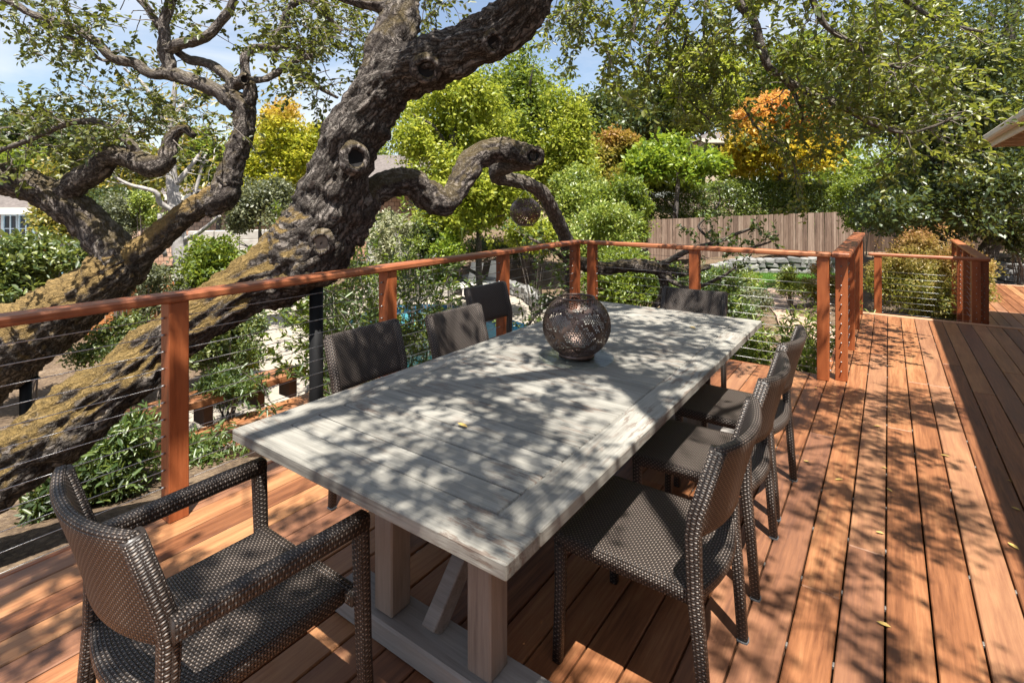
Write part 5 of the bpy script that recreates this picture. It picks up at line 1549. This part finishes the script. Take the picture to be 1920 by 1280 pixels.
stone_wall('curved low stone wall behind the white loungers', [Z(855, 535, -1.68), Z(900, 540, -1.68), Z(940, 543, -1.68), Z(985, 560, -1.68), Z(1015, 585, -1.68)], -1.68, 0.42, 2, 0.34)

# ------------------------------------------------------------------ loungers by the pool
def lounger(px, py, label):
    p = Z(px, py, ZP)
    o = thing('sun_lounger', label, 'lounger', (0, 0, 0), 'white loungers by the pool')
    b = MB(); cbox(b, (-0.27, -0.85, 0.28), (0.27, 0.25, 0.31), 0.01); part_local('seat', b, M['sling'], o)
    b = MB(); Mx = Matrix.Translation((0, 0.25, 0.30)) @ Matrix.Rotation(math.radians(68), 4, 'X')
    cbox(b, (-0.26, 0, -0.015), (0.26, 0.74, 0.015), 0.01, Mx); part_local('backrest', b, M['sling'], o)
    for sx_ in (-1, 1):
        b = MB(); cbox(b, (sx_ * 0.295 - 0.02, -0.9, 0.27), (sx_ * 0.295 + 0.02, 0.55, 0.315), 0.006); part_local('side_rail', b, M['white'], o)
        for y in (-0.8, 0.42):
            b = MB(); cbox(b, (sx_ * 0.295 - 0.018, y - 0.02, 0), (sx_ * 0.295 + 0.018, y + 0.02, 0.268), 0.005); part_local('leg', b, M['white'], o)
    b = MB(); tube(b, [(-0.2, 0.50, 0.30), (-0.2, 0.42, 0.68)], 0.012, 6); tube(b, [(0.2, 0.50, 0.30), (0.2, 0.42, 0.68)], 0.012, 6); part_local('back_support', b, M['white'], o)
    o.location = (p.x, p.y, ZP); o.rotation_euler = (0, 0, YAW + math.radians(-30))
lounger(880, 547, 'white sling lounger partly hidden by the shrub')
lounger(918, 543, 'white sling lounger beside the third railing post')

# ------------------------------------------------------------------ houses
def house(label, corner_px, t, wpx, zb, zt_, depth, wall, roof_h=1.4, windows=(), over=0.5, name='house'):
    """front wall facing the camera between two pixel columns at depth t"""
    a = W(corner_px, HZ, t); c = W(corner_px + wpx, HZ, t); u = (c - a).normalized(); L = (c - a).length
    ang = math.atan2(u.y, u.x)
    o = thing(name, label, 'house', (a.x, a.y, zb)); o.rotation_euler = (0, 0, ang)
    b = MB(); cbox(b, (0, 0, 0), (L, depth, zt_ - zb), 0.01); part_local('wall', b, M[wall], o)
    b = MB(); h = zt_ - zb; x0, x1, y0, y1 = -over, L + over, -over, depth + over
    rid = depth / 2
    b.add([(x0, y0, h), (x1, y0, h), (x1, y1, h), (x0, y1, h), (x0 + rid * 0.6, rid, h + roof_h), (x1 - rid * 0.6, rid, h + roof_h)],
          [(0, 1, 5, 4), (1, 2, 5), (2, 3, 4, 5), (3, 0, 4), (3, 2, 1, 0)])
    part_local('roof', b, M['roofm'], o)
    b = MB(); cbox(b, (x0, y0 - 0.03, h - 0.2), (x1, y0 - 0.002, h + 0.03), 0.01); part_local('fascia', b, M['cream'], o)
    for (wx, wz, ww, wh, nx, ny) in windows:
        b = MB()
        for (l, hh) in (((wx - 0.1, wz - 0.1), (wx + ww + 0.1, wz)), ((wx - 0.1, wz + wh), (wx + ww + 0.1, wz + wh + 0.1)), ((wx - 0.1, wz), (wx, wz + wh)), ((wx + ww, wz), (wx + ww + 0.1, wz + wh))):
            cbox(b, (l[0], -0.06, l[1]), (hh[0], -0.003, hh[1]), 0.006)
        for i in range(1, nx): cbox(b, (wx + ww * i / nx - 0.02, -0.045, wz), (wx + ww * i / nx + 0.02, -0.012, wz + wh), 0.004)
        for i in range(1, ny): cbox(b, (wx + 0.001, -0.043, wz + wh * i / ny - 0.015), (wx + ww - 0.001, -0.014, wz + wh * i / ny + 0.015), 0.004)
        wo_ = part_local('window', b, M['white'], o)
        b = MB(); cbox(b, (wx, -0.010, wz), (wx + ww, -0.004, wz + wh), 0.001); part_local('pane', b, M['glass'], wo_)
    return o
house('shingled house with white french doors at the left edge', -260, 19, 335, -1.4, 1.25, 5, 'shingle', 1.5, [(5.16, 0.55, 0.44, 1.85, 2, 4), (5.72, 0.55, 0.44, 1.85, 2, 4)], 0.45)
house('shingled garage seen behind the pale trunked tree', 245, 23, 290, -1.3, 1.75, 6, 'shingle', 1.9, [(3.55, 0.3, 1.0, 0.9, 1, 1)], 0.5)
house('shingled cottage glimpsed below the twisted branch', 640, 24, 190, -1.2, 2.2, 5, 'shingle', 1.6, [], 0.5)
house('beige house with white window far behind the bright green tree', 1322, 30, 90, 0.6, 4.95, 5, 'beige', 0.75, [(0.45, 3.15, 0.85, 0.95, 2, 2), (1.65, 3.15, 0.7, 0.95, 2, 2)], 0.35)
# own house: the eave at the right that shades the walkway
own = thing('house', 'own house whose cream eave enters at the right', 'house', (1.9, 4, -1))
EX, EZ, EY = 1.30, 2.40, 11.2
b = MB(); cbox(b, (2.15, -6, -1), (9, EY - 0.9, EZ - 0.02), 0.01); part('wall', b, M['beige'], own)
b = MB()
b.add([(EX + 0.03, EY - 0.03, EZ + 0.16), (EX + 0.03, -7, EZ + 0.16), (9, -7, EZ + 2.6), (9, EY - 0.03, EZ + 2.6), (EX + 0.03, EY - 0.03, EZ + 0.12), (EX + 0.03, -7, EZ + 0.12), (9, -7, EZ + 2.5), (9, EY - 0.03, EZ + 2.5)],
      [(0, 3, 2, 1), (4, 5, 6, 7), (0, 1, 5, 4), (3, 0, 4, 7)])
part('roof', b, M['roofm'], own)
b = MB(); cbox(b, (EX, -7, EZ), (EX + 0.028, EY, EZ + 0.17), 0.006); part('fascia', b, M['cream'], own)
b = MB(); cbox(b, (EX - 0.10, -7, EZ + 0.08), (EX - 0.003, EY, EZ + 0.185), 0.02); part('gutter', b, M['cream'], own)
b = MB(); b.add([(EX + 0.03, EY - 0.0, EZ + 0.0), (4, EY - 0.0, EZ + 0.0), (4, EY, EZ + 1.1), (EX + 0.03, EY, EZ + 0.15), (EX + 0.03, EY - 0.03, EZ + 0.0), (4, EY - 0.03, EZ + 0.0), (4, EY - 0.03, EZ + 1.1), (EX + 0.03, EY - 0.03, EZ + 0.15)],
                [(0, 1, 2, 3), (7, 6, 5, 4), (0, 4, 5, 1), (0, 3, 7, 4)])
part('gable_board', b, M['soffit'], own)
b = MB(); cbox(b, (EX + 0.03, -7, EZ + 0.075), (2.04, EY - 0.035, EZ + 0.10), 0.003); part('soffit', b, M['soffit'], own)
for k in range(20):
    y = EY - 0.5 - 0.6 * k
    b = MB(); cbox(b, (EX + 0.032, y - 0.03, EZ - 0.01), (2.04, y + 0.03, EZ + 0.073), 0.004); part('rafter_tail', b, M['soffit'], own)

# ------------------------------------------------------------------ garden walls, steps, toy, bin
cw = thing('garden_wall', 'pale concrete terrace wall left of the yellow maple', 'wall', tuple(W(420, 470, 15)))
a = W(352, 470, 14.5); c = W(540, 470, 15.5); u = (c - a).normalized(); L = (c - a).length; ang = math.atan2(u.y, u.x)
for k in range(4):
    z1 = W(0, 432 + 17 * k, 15).z; z0 = W(0, 432 + 17 * (k + 1), 15).z
    nb = 4
    for j in range(nb):
        b = MB(); cbox(b, (L * j / nb + 0.006, -0.03 * k, z0 + 0.008), (L * (j + 1) / nb - 0.006, 0.3, z1), 0.012)
        o = link('block', b.mesh('block'), M['concrete'], cw, Vector((a.x, a.y, 0)) - wloc(cw)); o.rotation_euler = (0, 0, ang)
gw = thing('garden_wall', 'tall grey concrete wall behind the variegated shrub', 'wall', tuple(W(760, 470, 16)))
a = W(690, 470, 16); c = W(850, 470, 17.5); u = (c - a).normalized(); L = (c - a).length; ang = math.atan2(u.y, u.x)
for j in range(5):
    b = MB(); cbox(b, (L * j / 5 + 0.01, 0, -1.9), (L * (j + 1) / 5 - 0.01, 0.2, W(0, 413 + 4 * j, 16).z), 0.012)
    o = link('panel', b.mesh('panel'), M['concrete'], gw, Vector((a.x, a.y, 0)) - wloc(gw)); o.rotation_euler = (0, 0, ang)
tp = W(243, 405, 20)
to = thing('toy_post', 'small red toy post with blue cap in the far left garden', 'toy', tuple(tp - Vector((0, 0, 0.1))))
b = MB(); r = 0.10
tube(b, [tp + Vector((0, 0, -0.1)), tp + Vector((0, 0, 0.06))], 0.12, 10); part('foot', b, M['red'], to)
b = MB(); tube(b, [tp + Vector((0, 0, 0.06)), tp + Vector((0, 0, 0.20))], 0.09, 10); part('neck', b, M['white'], to)
b = MB(); tube(b, [tp + Vector((0, 0, 0.20)), tp + Vector((0, 0, 0.46))], 0.16, 10); part('head', b, M['red'], to)
b = MB(); tube(b, [tp + Vector((0, 0, 0.461)), tp + Vector((0, 0, 0.56)), tp + Vector((0, 0, 0.60))], [0.18, 0.17, 0.06], 10); part('cap', b, M['blue'], to)
bp = W(731, 414, 16.9)
bo = thing('planter_tub', 'grey plastic tub on the wall below the twisted branch', 'tub', tuple(bp))
b = MB(); tube(b, [bp, bp + Vector((0, 0, 0.16))], [0.13, 0.16], 14); part('tub', b, M['bin'], bo)
b = MB(); tube(b, [bp + Vector((0, 0, 0.161)), bp + Vector((0, 0, 0.19))], [0.175, 0.175], 14); part('rim', b, M['bin'], bo)
# neighbouring pale blue pool behind the forked oak
b = MB(); q = ccw([Z(120, 462, -1.1), Z(300, 452, -1.1), Z(330, 470, -1.1), Z(260, 500, -1.1), Z(120, 560, -1.1), Z(-80, 640, -1.1), Z(-150, 560, -1.1)])
poly_plate(b, q, -1.6, -1.1); structure('water', b, M['bluebase'])

# ------------------------------------------------------------------ fallen leaves
def fallen(x, y, z, where):
    a = random.uniform(0, 6.28); l = random.uniform(0.028, 0.05); wd_ = l * random.uniform(0.4, 0.55)
    d = Vector((math.cos(a), math.sin(a), 0)); s = Vector((-d.y, d.x, 0)); up = Vector((0, 0, 1))
    b = MB(); p = Vector((0, 0, 0.0015))
    V = [p - d * l / 2, p - d * l * .2 + s * wd_ * .45 + up * .004, p + d * l * .2 + s * wd_ * .4 + up * .005, p + d * l / 2 + up * .006, p + d * l * .2 - s * wd_ * .4 + up * .006, p - d * l * .2 - s * wd_ * .45 + up * .005, p + up * .001]
    b.add(V, [(0, 1, 6), (1, 2, 6), (2, 3, 6), (3, 4, 6), (4, 5, 6), (5, 0, 6)])
    o = link('fallen_leaf', b.mesh('fallen_leaf'), M['fallen'], None, (x, y, z))
    o['category'] = 'leaf'
    o['label'] = 'dry yellow leaf fallen on the ' + where; o['group'] = 'dry leaves fallen on the ' + where
for px, py in ((1530, 728), (1573, 900), (1645, 800), (1668, 920), (1512, 866), (1484, 892), (1892, 902), (1905, 955), (1772, 855), (1658, 878), (1657, 1172), (607, 1080), (785, 950), (876, 1140), (980, 1110), (1225, 1160), (395, 1075), (1010, 1200), (1650, 1000), (1900, 1025), (300, 1130), (820, 870)):
    p = Z(px, py, 0); 
    if TX0 < p.x < TX1 and TY0 < p.y < TY1 and p.y > 1.5: continue
    fallen(p.x, p.y, 0.001, 'deck boards')
for px, py in ((867, 799), (1298, 615)):
    p = Z(px, py, TZ); fallen(p.x, p.y, TZ + 0.001, 'table top')
# ------------------------------------------------------------------ far woods closing the view between the trees
fw = Leaves()
cc = []
for px, py, t, rx_, rz_, k in ((1560, 330, 30, 90, 55, 60), (1660, 300, 34, 120, 80, 80), (1420, 345, 28, 70, 25, 30), (1800, 280, 32, 140, 110, 120), (1900, 200, 30, 90, 120, 80), (640, 330, 34, 90, 90, 70), (760, 300, 36, 80, 110, 70), (-20, 330, 33, 90, 60, 60), (160, 340, 40, 150, 40, 60), (330, 330, 42, 120, 60, 60), (480, 330, 40, 90, 60, 50), (1080, 300, 38, 70, 80, 50)):
    for q in rvec(k): cc.append(tuple(W(px + q[0] * rx_, py - q[2] * rz_, t + q[1] * 1.5)))
fw.puff(cc, 1.0 * (0.6 + 0.8 * rng.random(len(cc))), 60, 0.30, 0.55)
o = fw.build('far_woods', M['l_mid'], None, kind='stuff')
